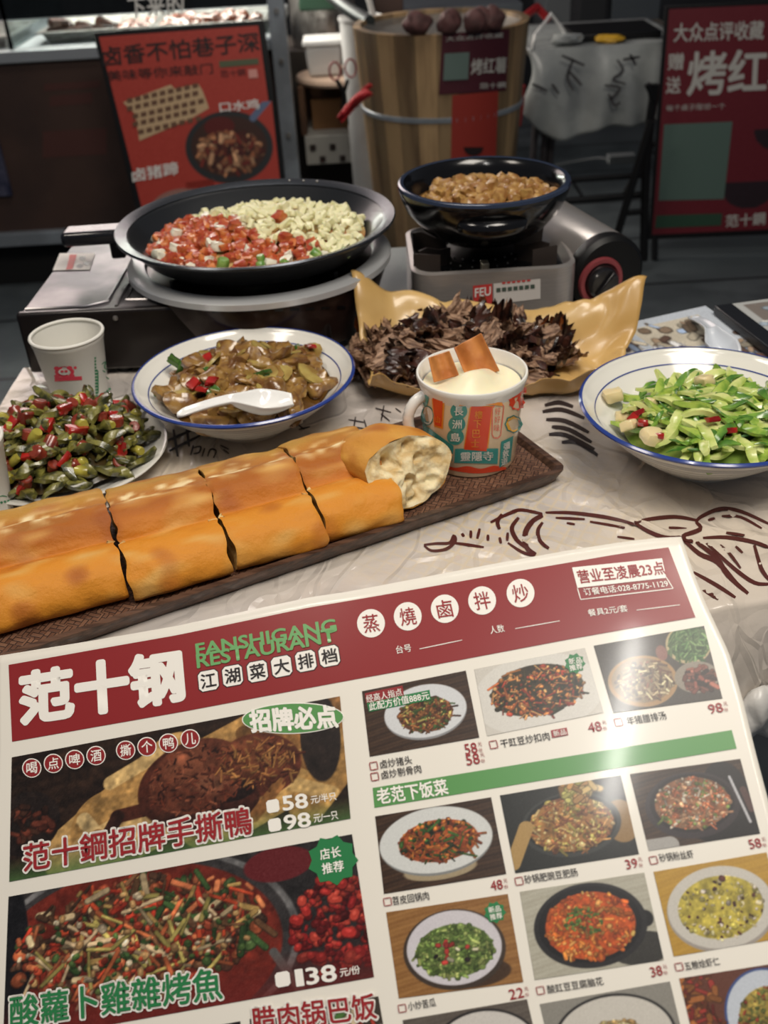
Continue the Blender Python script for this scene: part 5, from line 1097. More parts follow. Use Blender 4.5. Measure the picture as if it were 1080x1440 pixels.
def crust_col(co):
    q = Vector(co) - BO; w_, s_ = q.dot(bn), q.dot(be)
    k = nz((s_ * 30, w_ * 55, 0), 1, 3); k2 = nz((s_ * 90, w_ * 160, 1), 1, 5)
    c = lerp3((212, 138, 44), (188, 110, 34), (w_ - 0.016 + k * 0.006) / 0.022)
    c = lerp3(c, (168, 96, 32), (w_ - 0.036) / 0.010)
    c = lerp3(c, (180, 120, 48), (w_ - 0.052 + k * 0.008) / 0.02)
    c = lerp3(c, (186, 140, 58), (w_ - 0.072 + k * 0.01) / 0.014)
    c = lerp3(c, (160, 104, 46), max(0, nz((s_ * 40, w_ * 26, 4), 1, 8)) * 1.5 * (w_ > 0.05))
    c = lerp3(c, (216, 168, 96), max(0, nz((s_ * 34, w_ * 120, 4), 1, 2)) * 1.3)
    d = max(0, k2 + 0.02) * 2.4 * max(0, 1 - abs(w_ - 0.066) / 0.016)
    c = lerp3(c, (236, 214, 166), d * 1.3)
    c = lerp3(c, (150, 78, 34), max(0, k - 0.25) * 1.5)
    return c
def bread(s0, s1, w0, seed, label, rot=0.0, hk=1.0, wk=1.0):
    t = thing('fried_bread', label, 'bread', tuple(BO + be * (s0 + s1) / 2 + bn * 0.06), 'long fried bread cut into pieces')
    ns = 36; R_ = random.Random(seed); m = MB()
    def pt_(u, j):
        w_, h_ = PR[j]; s_ = s0 + (s1 - s0) * u; edge = min(u, 1 - u) * (s1 - s0)
        k = 1 - 0.02 * max(0, 1 - edge / 0.004) ** 2
        dn = 1 + 0.045 * nz((s_ * 14, j * 0.06, seed), 1, 3) + 0.03 * nz((s_ * 55, j * 0.30, seed), 1, 2)
        cw, ch = 0.062, 0.02
        w2, h2 = cw + (w_ - cw) * k * dn * wk, max(0.0, h_ * k * dn * hk)
        jag = 0.0035 * nz((j * 0.22, seed * 3.1 + (0 if u < 0.5 else 7), 0), 1, 1) * (1 if u in (0, 1) else max(0, 1 - edge / 0.01))
        return BO + be * (s_ + jag + rot * (w_ - 0.06)) + bn * (w2 + w0) + Vector((0, 0, h2))
    nj = len(PR)
    vs = [pt_(i / ns, j) for i in range(ns + 1) for j in range(nj)]
    fs = [(i * nj + j, i * nj + (j + 1) % nj, (i + 1) * nj + (j + 1) % nj, (i + 1) * nj + j) for i in range(ns) for j in range(nj)]
    o = m.add(vs, fs).build('crust', crust, t, angle=0); set_col(o, crust_col)
    for u, sg_ in ((0, -1), (1, 1)):
        ringp = [pt_(u, j) for j in range(nj)]; c = sum(ringp, Vector()) / nj; m2 = MB(); K = 9; vv = []
        for q in range(K):
            f = q / (K - 1)
            for p in ringp:
                x = p.lerp(c, f * 0.999); d = min(1, f * 4) * (0.006 * nz(x, 90, seed) - 0.001 * 4); vv.append(x + be * sg_ * d)
        m2.add(vv, [(q * nj + j, q * nj + (j + 1) % nj, (q + 1) * nj + (j + 1) % nj, (q + 1) * nj + j) for q in range(K - 1) for j in range(nj)] )
        o = m2.build('cut_face', crumb, t, angle=0); o['label'] = 'pale torn crumb face'
    return t
bread(-0.022, 0.0858, -0.010, 1, 'leftmost and longest piece of golden fried bread on the woven tray', 0.02)
bread(0.0888, 0.1718, -0.016, 2, 'second piece of fried bread from the left, with a dark dimple', 0.03)
bread(0.1736, 0.2526, -0.014, 3, 'third piece of fried bread from the left, before the bowl of stew', -0.02)
bread(0.2540, 0.327, -0.009, 4, 'fourth piece of fried bread, against the torn end piece', -0.05)
# torn end piece
te_ = thing('fried_bread', 'torn rounded end of the fried bread showing pale crumb, beside the mug', 'bread', tuple(at(580, 690, 0.0135)), 'long fried bread cut into pieces')
EC = at(574, 664, 0.047); en = Vector((0.50, -0.78, 0.36)).normalized(); ea = Vector((0, 0, 1)).cross(en).normalized(); eb = en.cross(ea)
def outline(a):
    r = 0.046 * abs(math.cos(a)) ** 1.0; return (0.045 * math.cos(a) * (1 + 0.10 * math.sin(3 * a + 1)) + 0.003 * nz((math.cos(a) * 3, math.sin(a) * 3, 0), 1, 4), 0.034 * math.sin(a) * (1 + 0.08 * math.cos(2 * a)) + 0.002 * nz((math.cos(a) * 4, math.sin(a) * 4, 2), 1, 4))
def endshell(u, v):
    a = 2 * PI * u; x, y = outline(a); f = (1 - v ** 3.2) ** 0.45 if v < 1 else 0
    f *= 1 + 0.07 * nz((x * 60, y * 60, v * 3), 1, 2)
    p = EC + ea * x * f + eb * y * f - en * 0.030 * v - be * 0.022 * v + bn * 0.040 * v + Vector((0, 0, 0.006 * math.sin(PI * v))); p.z = max(p.z, BO.z + 0.0003); return p
o = MB().grid(endshell, 56, 26).build('crust', crust, te_, angle=0)
set_col(o, lambda co: lerp3(lerp3((190, 124, 46), (208, 154, 70), 0.5 + nz(co, 40, 2)), (166, 98, 34), nz(co, 60, 7) * 1.2))
m2 = MB(); K, nA = 22, 72; vv = []
for q in range(K):
    f = 1 - q / (K - 1)
    for k in range(nA):
        x, y = outline(2 * PI * k / nA); p = EC + ea * x * f + eb * y * f
        d = min(1, (1 - f) * 6) * (0.008 * nz(p, 45, 3) + 0.005 * nz(p, 130, 6) - 0.03 * max(0, nz(p, 75, 9) - 0.18) - 0.001); p = p + en * d; p.z = max(p.z, BO.z + 0.0003); vv.append(p)
m2.add(vv, [(q * nA + k, q * nA + (k + 1) % nA, (q + 1) * nA + (k + 1) % nA, (q + 1) * nA + k) for q in range(K - 1) for k in range(nA)])
o = m2.build('torn_face', mat('crumb_pale', (238, 224, 184), 0.7, rgb2=(212, 182, 126), nscale=70, bump=0.7, bscale=110, sss=0.15), te_, angle=0); o['label'] = 'pale airy torn crumb'

# mug
MX, MY, MZ = 0.0895, 0.8415, TZ + 0.0135
mug = thing('mug', 'white enamel style mug printed with colourful shop signs, standing on the tray', 'mug', (MX, MY, MZ))
h = 0.093; r0, r1 = 0.0425, 0.0492
glz = mat('mug_white', (236, 234, 228), 0.15, coat=0.5)
MB().lathe([(0, 0.003), (0.038, 0.003), (0.040, 0.0005), (r0 - 0.001, 0.0008), (r0, 0.004), (r1, h - 0.014)], 96, (MX, MY, MZ)).build('mug_body', mat('mug_cream', (232, 208, 172), 0.2, coat=0.4), mug)
MB().lathe([(r1, h - 0.014), (0.0515, h - 0.006), (0.0525, h - 0.002), (0.0518, h), (0.0500, h), (0.0485, h - 0.004), (0.046, h - 0.03), (0.04, 0.008), (0, 0.006)], 96, (MX, MY, MZ)).build('white_rim', glz, mug)
mb = MB(); ha = math.radians(196); hd = Vector((math.cos(ha), math.sin(ha), 0)); path = []
for k in range(15):
    q = PI * k / 14; path.append(Vector((MX, MY, MZ)) + hd * (0.0455 + 0.019 * math.sin(q)) + Vector((0, 0, 0.052 + 0.024 * math.cos(q))))
mb.tube(path, 0.0055, 12); mb.build('handle', glz, mug)
SM = lathe_surf(MX, MY, MZ + 0.004, r0, MZ + h - 0.014, r1)
g = lambda x, y: (560 + x * 0.2037, 460 + y * 0.2037); G = lambda L: [g(*p) for p in L]
org, teal, mred = mat('sign_orange', (240, 150, 50), 0.2, coat=0.4), mat('sign_teal', (66, 150, 142), 0.2, coat=0.4), mat('sign_red', (226, 70, 36), 0.2, coat=0.4)
wht, pnk = mat('sign_white', (240, 236, 226), 0.2, coat=0.4), mat('sign_pink', (232, 112, 92), 0.2, coat=0.4)
def sign(nm, m_, *polys, off=0.0004, quads=()):
    mb = MB(); [put_poly(mb, SM, p, off) for p in polys]; [put_quad(mb, SM, q, off, 10, 8) for q in quads]; return mb.build(nm, m_, mug, smooth=False)
mb = MB()
def band(a, b_, y0f, y1f, off, m_, nm):
    mb = MB(); mb.grid(lambda u, v: SM(*g(a + (b_ - a) * u, y0f(u) * (1 - v) + y1f(u) * v), off), 40, 4); mb.build(nm, m_, mug, smooth=False)
rimy = lambda u: 404 + 88 * math.sin(PI * (0.03 + 0.94 * u))
band(162, 885, rimy, lambda u: rimy(u) + 34 + 16 * math.sin(9 * u), 0.0004, mred, 'red_awning')
band(420, 720, lambda u: 520 - 8 * math.sin(PI * u), lambda u: 545 - 10 * math.sin(PI * u), 0.0006, org, 'orange_sign')
band(345, 745, lambda u: 958 + 12 * math.sin(PI * u) + 8 * math.sin(14 * u), lambda u: 982 + 28 * math.sin(PI * u) , 0.0004, mred, 'red_wave')
sign('round_sign', teal, *[circ(*g(x, y), 12, 11.4) for x, y in ((418, 580), (405, 670), (395, 758))])
sign('red_plaque', org, off=0.0003, quads=[G([(497, 540), (656, 543), (618, 866), (448, 852)])]); sign('red_plaque', mred, off=0.0006, quads=[G([(505, 548), (648, 550), (610, 858), (455, 845)])])
sign('teal_plaque', teal, off=0.0005, quads=[G([(392, 840), (692, 838), (686, 945), (386, 938)]), G([(168, 664), (382, 822), (374, 928), (182, 812)]), G([(710, 792), (796, 750), (776, 925), (698, 972)])])
sign('hanging_sign', org, off=0.0004, quads=[G([(228, 466), (322, 492), (308, 704), (246, 686)])]); sign('hanging_sign', mred, off=0.0007, quads=[G([(236, 474), (308, 494), (298, 690), (252, 676)])])
sign('teal_figure', teal, circ(*g(186, 480), 5, 14), circ(*g(200, 612), 9, 14)); sign('white_oval', wht, circ(*g(204, 612), 7.0, 12), off=0.0007)
sign('teal_edge', teal, star(*g(797, 670), 13, 8, 0.9), off=0.0004); sign('yellow_badge', mat('sign_yellow', (238, 176, 54), 0.2, coat=0.4), star(*g(797, 670), 11, 8, 0.9), off=0.0007)
sign('red_burst', mred, star(*g(820, 520), 12, 9, 0.8), off=0.0005)
mb = MB(); P = [(652, 560), (668, 535), (716, 530), (730, 548), (708, 745), (690, 766), (660, 766), (648, 740)]
for i in range(8): put_stroke(mb, SM, [g(*P[i]), g(*P[(i + 1) % 8])], 1.6, 0.0005)
VM = lambda x, y: Vector((-0.02, 1)).normalized()
for k, ch in enumerate('好好味'): put_line_text(mb, SM, ch, *g(668 - 3 * k, 582 + 58 * k), *g(708 - 3 * k, 580 + 58 * k), 10, 0.0006, VM)
mb.build('pink_sign', pnk, mug, smooth=False)
mb = MB()
for k, ch in enumerate('長洲島'): put_line_text(mb, SM, ch, *g(386 - 12 * k, 582 + 90 * k), *g(450 - 12 * k, 580 + 90 * k), 12, 0.0009, VM, 0.02)
put_line_text(mb, SM, '靈隱寺', *g(430, 895), *g(656, 890), 12.5, 0.0009, VM, 0.02)
for k, ch in enumerate('彌敦道'): put_line_text(mb, SM, ch, *g(728 - 8 * k, 832 + 52 * k), *g(772 - 8 * k, 812 + 52 * k), 10, 0.0009, VM, 0.02)
mb.build('white_lettering', wht, mug, smooth=False)
mb = MB()
for k, ch in enumerate('樓下巴士'): put_line_text(mb, SM, ch, *g(528 - 8 * k, 606 + 65 * k), *g(582 - 8 * k, 606 + 65 * k), 11, 0.001, VM, 0.01)
put_line_text(mb, SM, '亞港', *g(240, 785), *g(345, 850), 11, 0.0009, VM, 0.02); put_line_text(mb, SM, '山', *g(258, 636), *g(288, 640), 9, 0.001, VM, 0.02)
mb.build('orange_lettering', org, mug, smooth=False)
cr = MB().grid(lambda u, v: (MX + 0.0462 * u * math.cos(2 * PI * v), MY + 0.0462 * u * math.sin(2 * PI * v),
      MZ + h - 0.013 + 0.014 * math.exp(-((u * math.cos(2 * PI * v) + 0.05) ** 2 + (u * math.sin(2 * PI * v) + 0.25) ** 2) * 3.2) * (1 - u ** 4) + 0.0035 * (1 - u ** 6) * math.sin(5 * u * math.cos(2 * PI * v + 0.6) + 2.5 * u) ), 24, 64).build('whipped_cream', mat('cream', (240, 232, 200), 0.4, sss=0.4, bump=0.15, bscale=60), angle=0)
tag(cr, 'pale yellow whipped cream filling the sign printed mug', 'cream')
tst = mat('crisp_slab', (200, 130, 66), 0.45, rgb2=(178, 106, 50), nscale=50, coat=0.1, bump=0.2, bscale=80)
def slab_piece(pix, yb, label, lean=0.006):
    vs = []
    for k, (px, py) in enumerate(pix): vs.append(aty(px, py, yb + (lean if k < 2 else -0.004)))
    nn = (vs[1] - vs[0]).cross(vs[3] - vs[0]).normalized(); m = MB()
    def f(d): return lambda u, v: (vs[0].lerp(vs[1], u)).lerp(vs[3].lerp(vs[2], u), v) + nn * (d + 0.0018 * math.sin(3 * PI * u + 1) + 0.0006 * nz((u * 6, v * 6, d), 1))
    N_ = 12; A = [f(-0.0025)(i / N_, j / N_) for j in range(N_ + 1) for i in range(N_ + 1)]; B = [f(0.0025)(i / N_, j / N_) for j in range(N_ + 1) for i in range(N_ + 1)]
    fs = []; q = N_ + 1; o_ = q * q
    for j in range(N_):
        for i in range(N_): a = j * q + i; fs += [(a, a + 1, a + q + 1, a + q), (o_ + a, o_ + a + q, o_ + a + q + 1, o_ + a + 1)]
    for i in range(N_):
        for a, b in ((i, i + 1), (N_ * q + i, N_ * q + i + 1), (i * q, (i + 1) * q), (i * q + N_, (i + 1) * q + N_)): fs.append((a, b, o_ + b, o_ + a))
    o = m.add(A + B, fs).build('bread_slice', tst, bevel=0.001); return tag(o, label, 'bread', 'bread slices stuck in the cream')
slab_piece([(638, 489), (677, 468), (703, 522), (655, 530)], 0.858, 'taller brown bread slice stuck upright in the mug cream', 0.010)
slab_piece([(602, 503), (632, 493), (646, 528), (610, 538)], 0.846, 'shorter left bread slice stuck upright in the mug cream', 0.006)

def bunch(u, v):
    x = 0.262 + 0.20 * u; a = PI * 1.1 * v; ne = near_edge(x) - 0.030
    r = 0.020 * (1 + 0.35 * nz((u * 9, v * 2, 0), 1, 3)) * (0.6 + 0.4 * math.sin(PI * u))
    return (x + 0.006 * nz((u * 5, v * 7, 1), 1, 2), ne - r * math.sin(a) * 0.9 + 0.006 * nz((u * 24, v * 3, 0), 1, 5), TZ - 0.105 + 0.055 * u + r * 1.6 * math.cos(a) + 0.004 * nz((u * 30, v * 4, 2), 1, 6))
bl = MB().grid(bunch, 60, 20).build('plastic_bunch', mat('film_bunch', (206, 204, 200), 0.35, bump=0.5, bscale=30, coat=0.2), solid=0.001, angle=0)
tag(bl, 'bunched white plastic hanging under the near right table edge', 'plastic')
# ================================================================== RIGHT EDGE: PLACEMAT, SPOON, MENU FOLDER
flat = print_mat('placemat_print', 0.4)
pm_ = thing('placemat', 'printed pale paper with pictures lying on the far right of the cloth', 'placemat', (0.4, 1.08, TZ))
pap = Paint(130, 80, (196, 204, 214), 8)
for (a, b, c, d, col) in ((0.05, 0.08, 0.4, 0.3, (180, 178, 176)), (0.45, 0.05, 0.9, 0.28, (206, 198, 180)), (0.08, 0.36, 0.5, 0.56, (150, 172, 206)), (0.55, 0.34, 0.95, 0.58, (112, 84, 70))): pap.rect(a, b, c, d, col)
pap.bits(160, 0.5, 0.3, 0.5, 0.28, [(220, 220, 224), (150, 130, 110), (96, 76, 66), (170, 190, 220), (200, 190, 170)], (0.02, 0.08), (0.008, 0.03)); pap.grain(4)
SPM = plane_surf((0, 0, TZ + 0.0065), (0, 0, 1))
put_picture('printed_sheet', SPM, [(776, 478), (992, 430), (1120, 520), (905, 575)], 0.0, pap, pm_, flat)
spoon('plastic_spoon', at(972, 444, 0.014), at(1030, 500, 0.020), 'pale grey plastic spoon lying on the printed paper at right', mat('spoon_grey', (206, 212, 220), 0.18, coat=0.5), 0.019)
mf = thing('menu_folder', 'black edged folder with a printed page at the far right edge', 'folder', (0.5, 1.1, TZ))
a, b = at(1003, 437, 0.012), at(1086, 502, 0.012); ed = (b - a).normalized(); pn = Vector((-ed.y, ed.x, 0)); 
if pn.x < 0: pn = -pn
L_ = (b - a).length
Tm = Matrix(((ed.x, pn.x, 0, a.x), (ed.y, pn.y, 0, a.y), (0, 0, 1, TZ + 0.0075), (0, 0, 0, 1)))
MB().box(0, L_ + 0.06, 0, 0.24, 0, 0.012, Tm).build('cover', mat('folder_black', (26, 28, 32), 0.35), mf, bevel=0.002)
pap = Paint(70, 90, (176, 178, 176), 9); pap.rect(0.06, 0.06, 0.94, 0.4, (122, 114, 108)).rect(0.06, 0.5, 0.94, 1.1, (136, 146, 152)); pap.bits(90, 0.5, 0.6, 0.5, 0.6, [(196, 196, 190), (110, 100, 92), (150, 164, 176)], (0.03, 0.1), (0.01, 0.04))
ST = lambda u, v, off=0: Tm @ Vector((u, v, 0.0125))
put_picture('printed_page', ST, [(0.004, 0.022), (0.004, 0.23), (L_ + 0.05, 0.23), (L_ + 0.05, 0.022)], 0, pap, mf, flat)
# ================================================================== MENU SHEET held over the near edge of the table
def cdir(v): return CR * v[0] - CU * v[1] + CW * v[2]
MVd = cdir((-540, -2660, 1400)).normalized(); MU = cdir((6500, -1300, -1400)); MU = (MU - MVd * MU.dot(MVd)).normalized(); MN = MU.cross(MVd)
MP0 = at(0, 920, 0.055)
ucrease = 0.245
def mbend(u): d = abs(u - ucrease); return -0.05 * (math.sqrt(d * d + 0.03 ** 2) - 0.03)
def SMN(px, py, off=0.0):
    d = ray(px, py); p = None; k = 0.0
    for _ in range(4):
        t = (MP0 + MN * (k + off) - CAM).dot(MN) / d.dot(MN); p = CAM + d * t; k = mbend((p - MP0).dot(MU))
    return p
def pl_interp(P, t):
    L = [0]; 
    for i in range(len(P) - 1): L.append(L[-1] + math.dist(P[i], P[i + 1]))
    q = t * L[-1]
    for i in range(len(P) - 1):
        if q <= L[i + 1] + 1e-9: f = (q - L[i]) / (L[i + 1] - L[i]); return (P[i][0] + (P[i + 1][0] - P[i][0]) * f, P[i][1] + (P[i + 1][1] - P[i][1]) * f)
    return P[-1]
top = [(-6, 923), (130, 901), (250, 880), (436, 840), (490, 832), (600, 811), (700, 792), (800, 774), (870, 763), (920, 757), (958, 755)]
rgt = [(958, 755), (973, 800), (992, 848), (1025, 918), (1044, 983), (1063, 1060), (1110, 1240), (1160, 1440), (1176, 1500)]
lft = [(-6, 923), (-6, 1050), (-12, 1240), (-20, 1440), (-26, 1620)]; bot = [(-26, 1620), (520, 1560), (1176, 1500)]
def menu_px(u, v):
    T, B, L, R_ = pl_interp(top, u), pl_interp(bot, u), pl_interp(lft, v), pl_interp(rgt, v)
    return tuple((1 - v) * T[i] + v * B[i] + (1 - u) * L[i] + u * R_[i] - ((1 - u) * (1 - v) * top[0][i] + u * (1 - v) * top[-1][i] + (1 - u) * v * bot[0][i] + u * v * bot[-1][i]) for i in (0, 1))
mn = thing('menu', 'large printed restaurant menu sheet held in the foreground, with dish pictures and prices', 'menu', tuple(SMN(540, 1200)))
paperm = mat('menu_paper', (230, 225, 214), 0.32, coat=0.35)
paperm.node_tree.nodes['Principled BSDF'].inputs['Coat Roughness'].default_value = 0.10
MB().grid(lambda u, v: SMN(*menu_px(u, v), -0.0004), 120, 60).build('sheet', paperm, mn, solid=0.0005, angle=0)
def mm(nm, rgb): 
    m = mat(nm, rgb, 0.32, coat=0.35); m.node_tree.nodes['Principled BSDF'].inputs['Coat Roughness'].default_value = 0.10; return m
mred_, mgrn, mwht, mblk, mdred = mm('menu_maroon', (138, 38, 40)), mm('menu_green', (88, 146, 82)), mm('menu_white', (240, 236, 228)), mm('menu_black', (40, 34, 34)), mm('menu_darkred', (150, 40, 44))
mpale = mm('menu_palegreen', (110, 166, 104)); mstar = mm('menu_star', (44, 122, 72))
VDM = vdir_menu
def fold(nm, m_, fn, par=None): mb = MB(); fn(mb); return mb.build(nm, m_, par or mn, smooth=True, angle=0)
def T_(mb, body, x0, y0, x1, y1, h, bold=0.0, off=0.0006): put_line_text(mb, SMN, body, x0, y0, x1, y1, h, off, VDM, bold)
def each(nm, m_, fns, par=None):
    for fn in fns: fold(nm, m_, fn, par)
def band_fn(mb):
    tb = [(12, 935), (130, 914), (250, 893), (436, 854), (490, 845), (600, 826), (700, 808), (800, 791), (870, 779), (940, 769.5)]
    bb = [(17, 1043), (130, 1023), (250, 1002), (436, 967), (490, 957), (600, 937), (700, 918), (800, 899), (890, 883), (978, 868)]
    mb.grid(lambda u, v: SMN(*[pl_interp(tb, u)[i] * (1 - v) + pl_interp(bb, u)[i] * v for i in (0, 1)], 0.0002), 60, 8)
hdr = fold('header_band', mred_, band_fn)
gbd = fold('green_band', mgrn, lambda mb: put_quad(mb, SMN, [(524, 1108), (1029, 1026.5), (1036, 1052.5), (526.5, 1136)], 0.0002, 40, 3))

# printed dish photographs
mpm = print_mat('menu_print', 0.32, 0.35); mpm.node_tree.nodes['Principled BSDF'].inputs['Coat Roughness'].default_value = 0.10
REDS = [(200, 60, 30), (224, 96, 40), (150, 40, 24), (190, 120, 60), (120, 60, 34)]
def dish(q, p, label):
    g_ = p.a.mean(-1, keepdims=True); p.a = (p.a * 0.86 + g_ * 0.14) * 0.90
    put_picture('dish_picture', SMN, q, 0.0003, p, mn, mpm, label)
# roast duck
p = Paint(300, 118, (60, 38, 26), 1).wood((52, 34, 24), (34, 22, 16), 0.1, 70)
for (x0, y0, x1, y1, w_, c) in ((0.2, 0.34, 0.5, 0.12, 0.10, (196, 150, 84)), (0.3, 0.28, 0.8, 0.1, 0.12, (182, 134, 70)), (0.6, 0.3, 0.98, 0.14, 0.11, (188, 142, 76)), (0.25, 0.36, 0.4, 0.30, 0.08, (214, 172, 104)), (0.75, 0.1, 0.95, 0.05, 0.07, (150, 100, 50)), (0.88, 0.32, 0.99, 0.2, 0.06, (170, 124, 62))): p.seg(x0, y0, x1, y1, w_, c)
for (x0, y0, x1, y1, c) in ((0.22, 0.24, 0.30, 0.36, (228, 190, 124)), (0.30, 0.14, 0.44, 0.08, (222, 180, 110)), (0.82, 0.24, 0.95, 0.30, (206, 164, 96)), (0.70, 0.06, 0.9, 0.2, (120, 80, 40)), (0.26, 0.30, 0.36, 0.38, (150, 104, 54))): p.seg(x0, y0, x1, y1, 0.022, c)
p.ell(0.93, 0.12, 0.06, 0.14, (40, 30, 26)).ell(0.05, 0.22, 0.10, 0.10, (36, 26, 22)).bits(30, 0.05, 0.22, 0.07, 0.06, [(110, 50, 34), (70, 40, 28)])
p.ell(0.55, 0.19, 0.17, 0.135, (78, 34, 22), -0.15).ell(0.74, 0.17, 0.13, 0.10, (88, 40, 26), 0.2).ell(0.60, 0.27, 0.14, 0.08, (58, 26, 18)).ell(0.66, 0.235, 0.07, 0.035, (28, 16, 14))
p.seg(0.46, 0.24, 0.32, 0.25, 0.022, (80, 36, 24)).seg(0.32, 0.25, 0.28, 0.32, 0.02, (52, 28, 20)).seg(0.46, 0.27, 0.40, 0.35, 0.016, (60, 30, 20)).seg(0.80, 0.24, 0.72, 0.33, 0.018, (150, 96, 48)).seg(0.6, 0.3, 0.55, 0.36, 0.014, (170, 112, 52))
p.ell(0.56, 0.17, 0.145, 0.115, (104, 50, 32), -0.15).ell(0.53, 0.13, 0.07, 0.045, (136, 72, 46), -0.2, 0.8).ell(0.73, 0.145, 0.10, 0.06, (126, 66, 38), 0.2, 0.7).ell(0.60, 0.20, 0.05, 0.03, (146, 84, 56), 0.3, 0.9).mottle(0.14, 30).bits(200, 0.56, 0.18, 0.15, 0.11, [(130, 56, 34), (96, 40, 26), (160, 84, 54), (60, 26, 18)], (0.006, 0.022), (0.0012, 0.003), -0.15).bits(150, 0.74, 0.16, 0.12, 0.08, [(140, 66, 38), (190, 120, 60), (90, 40, 26), (206, 140, 70)], (0.01, 0.04), (0.0015, 0.004), 0.2)
p.grad(0.5, 0.32, 0.5, 0.41, (84, 132, 66), 0.95).grain(4)
dish([(16.5, 1065), (478, 979), (493, 1151), (13, 1240)], p, 'printed picture of a roast duck on golden paper')
# fish pot
p = Paint(300, 128, (44, 40, 40), 2)
p.ell(0.36, 0.24, 0.46, 0.30, (110, 108, 108)).ell(0.36, 0.24, 0.44, 0.285, (58, 54, 54)).ell(0.35, 0.245, 0.42, 0.27, (116, 36, 24)).ell(0.0, 0.24, 0.07, 0.3, (26, 24, 26))
p.lumps(420, 0.37, 0.19, 0.36, 0.17, [(150, 60, 36), (110, 70, 44), (190, 90, 50), (84, 56, 40), (60, 80, 40)], (0.008, 0.022)).bits(240, 0.38, 0.16, 0.34, 0.16, [(206, 70, 36), (226, 120, 70), (190, 150, 80), (90, 60, 40), (60, 90, 44), (220, 190, 140), (120, 80, 50), (216, 60, 36), (80, 52, 36)], (0.01, 0.09), (0.004, 0.011))
p.bits(46, 0.36, 0.2, 0.3, 0.13, [(222, 110, 60), (200, 180, 90), (236, 200, 150)], (0.06, 0.13), (0.004, 0.008)).lumps(160, 0.36, 0.2, 0.34, 0.15, [(206, 70, 40), (170, 56, 34), (200, 150, 90), (80, 110, 50), (226, 200, 160)], (0.006, 0.014)).mottle(0.10, 30)
p.lumps(260, 0.93, 0.26, 0.13, 0.15, [(150, 26, 26), (186, 40, 34), (100, 18, 20), (200, 60, 44)], (0.008, 0.022)).seg(0.74, 0.30, 0.80, 0.42, 0.012, (96, 94, 92)).ell(0.78, 0.05, 0.1, 0.05, (110, 30, 34))
p.grad(0.5, 0.30, 0.5, 0.44, (122, 34, 30), 0.85).grain(4)
dish([(12, 1261), (495, 1173), (526, 1374), (4, 1468)], p, 'printed picture of a red fish pot with vegetables')
p = Paint(140, 60, (70, 60, 50), 3).bits(160, 0.5, 0.2, 0.5, 0.25, [(220, 220, 214), (70, 110, 50), (200, 60, 44), (200, 180, 140)], (0.02, 0.1), (0.01, 0.03))
dish([(351, 1433), (532, 1401), (556, 1540), (360, 1575)], p, 'printed picture behind the words at the bottom middle')
p = Paint(140, 60, (40, 34, 32), 4).bits(120, 0.5, 0.25, 0.4, 0.2, REDS, (0.02, 0.1), (0.01, 0.02)); dish([(4, 1496), (338, 1436), (346, 1575), (-2, 1630)], p, 'printed picture at the bottom left corner')
WB = ((84, 58, 40), (54, 36, 26))
def plate_pic(seed, bg, plate, inner, cols, food, nb=230, ln=(0.02, 0.10), wd=(0.008, 0.018), w_=140, h_=105, extra=None):
    p = Paint(w_, h_, bg if not isinstance(bg[0], tuple) else bg[0], seed)
    if isinstance(bg[0], tuple): p.wood(bg[0], bg[1], 0.15, 60)
    for e in plate: p.ell(*e)
    k0 = p.a.copy(); p.ell(food[0], food[1], food[2], food[3], inner)
    p.lumps(int(nb * 0.5), *food, cols, (0.012, 0.034)); p.bits(int(nb * 0.45), *food, cols, ln, (wd[0] * 0.6, wd[1] * 0.7)); p.lumps(int(nb * 0.35), *food, cols, (0.008, 0.022)); p.mottle(0.10, 14, k0)
    if extra: extra(p)
    return p.grain(4)
BR = [(150, 84, 44), (110, 60, 34), (180, 110, 54), (70, 100, 44), (200, 180, 90), (90, 48, 30)]
dish([(509, 972), (655, 943), (674, 1037), (520, 1064)], plate_pic(11, WB, [(0.56, 0.37, 0.38, 0.30, (150, 150, 152)), (0.56, 0.355, 0.38, 0.29, (226, 228, 230))], (120, 70, 40), BR, (0.56, 0.39, 0.25, 0.19)), 'printed picture of stir fried pork head on a white plate')
dish([(667, 941), (822.5, 911), (849, 1002), (685, 1035)], plate_pic(12, (222, 216, 204), [(0.5, 0.4, 0.56, 0.44, (232, 228, 218))], (60, 50, 34), [(70, 60, 36), (50, 54, 30), (216, 130, 60), (204, 100, 44), (226, 160, 90), (190, 60, 36)], (0.5, 0.36, 0.40, 0.28), 300, (0.02, 0.12)), 'printed picture of pork belly with dried beans')
def soup(p): 
    p.ell(0.34, 0.46, 0.31, 0.27, (184, 142, 92)).ell(0.34, 0.45, 0.275, 0.235, (150, 124, 92)).bits(200, 0.36, 0.45, 0.24, 0.2, [(206, 184, 140), (170, 150, 116), (110, 84, 70), (226, 206, 160), (146, 96, 76)], (0.02, 0.09), (0.006, 0.014))
    p.ell(0.82, 0.16, 0.20, 0.20, (196, 176, 128)).ell(0.83, 0.15, 0.185, 0.18, (60, 96, 48)).bits(160, 0.83, 0.15, 0.17, 0.16, [(96, 146, 78), (60, 110, 52), (130, 170, 100)], (0.03, 0.11), (0.005, 0.011))
    p.ell(0.82, 0.50, 0.2, 0.16, (150, 140, 124)).bits(60, 0.84, 0.5, 0.15, 0.12, [(140, 70, 56), (60, 34, 34), (176, 100, 80)], (0.02, 0.07), (0.012, 0.028)).ell(0.57, 0.2, 0.05, 0.08, (150, 96, 84))
dish([(835, 908), (990, 880), (1016, 982), (862.5, 1002.5)], plate_pic(13, (74, 68, 62), [], (150, 124, 92), [(150, 124, 92)], (0.34, 0.45, 0.2, 0.2), 5, extra=soup), 'printed picture of rib soup with a bowl of greens')
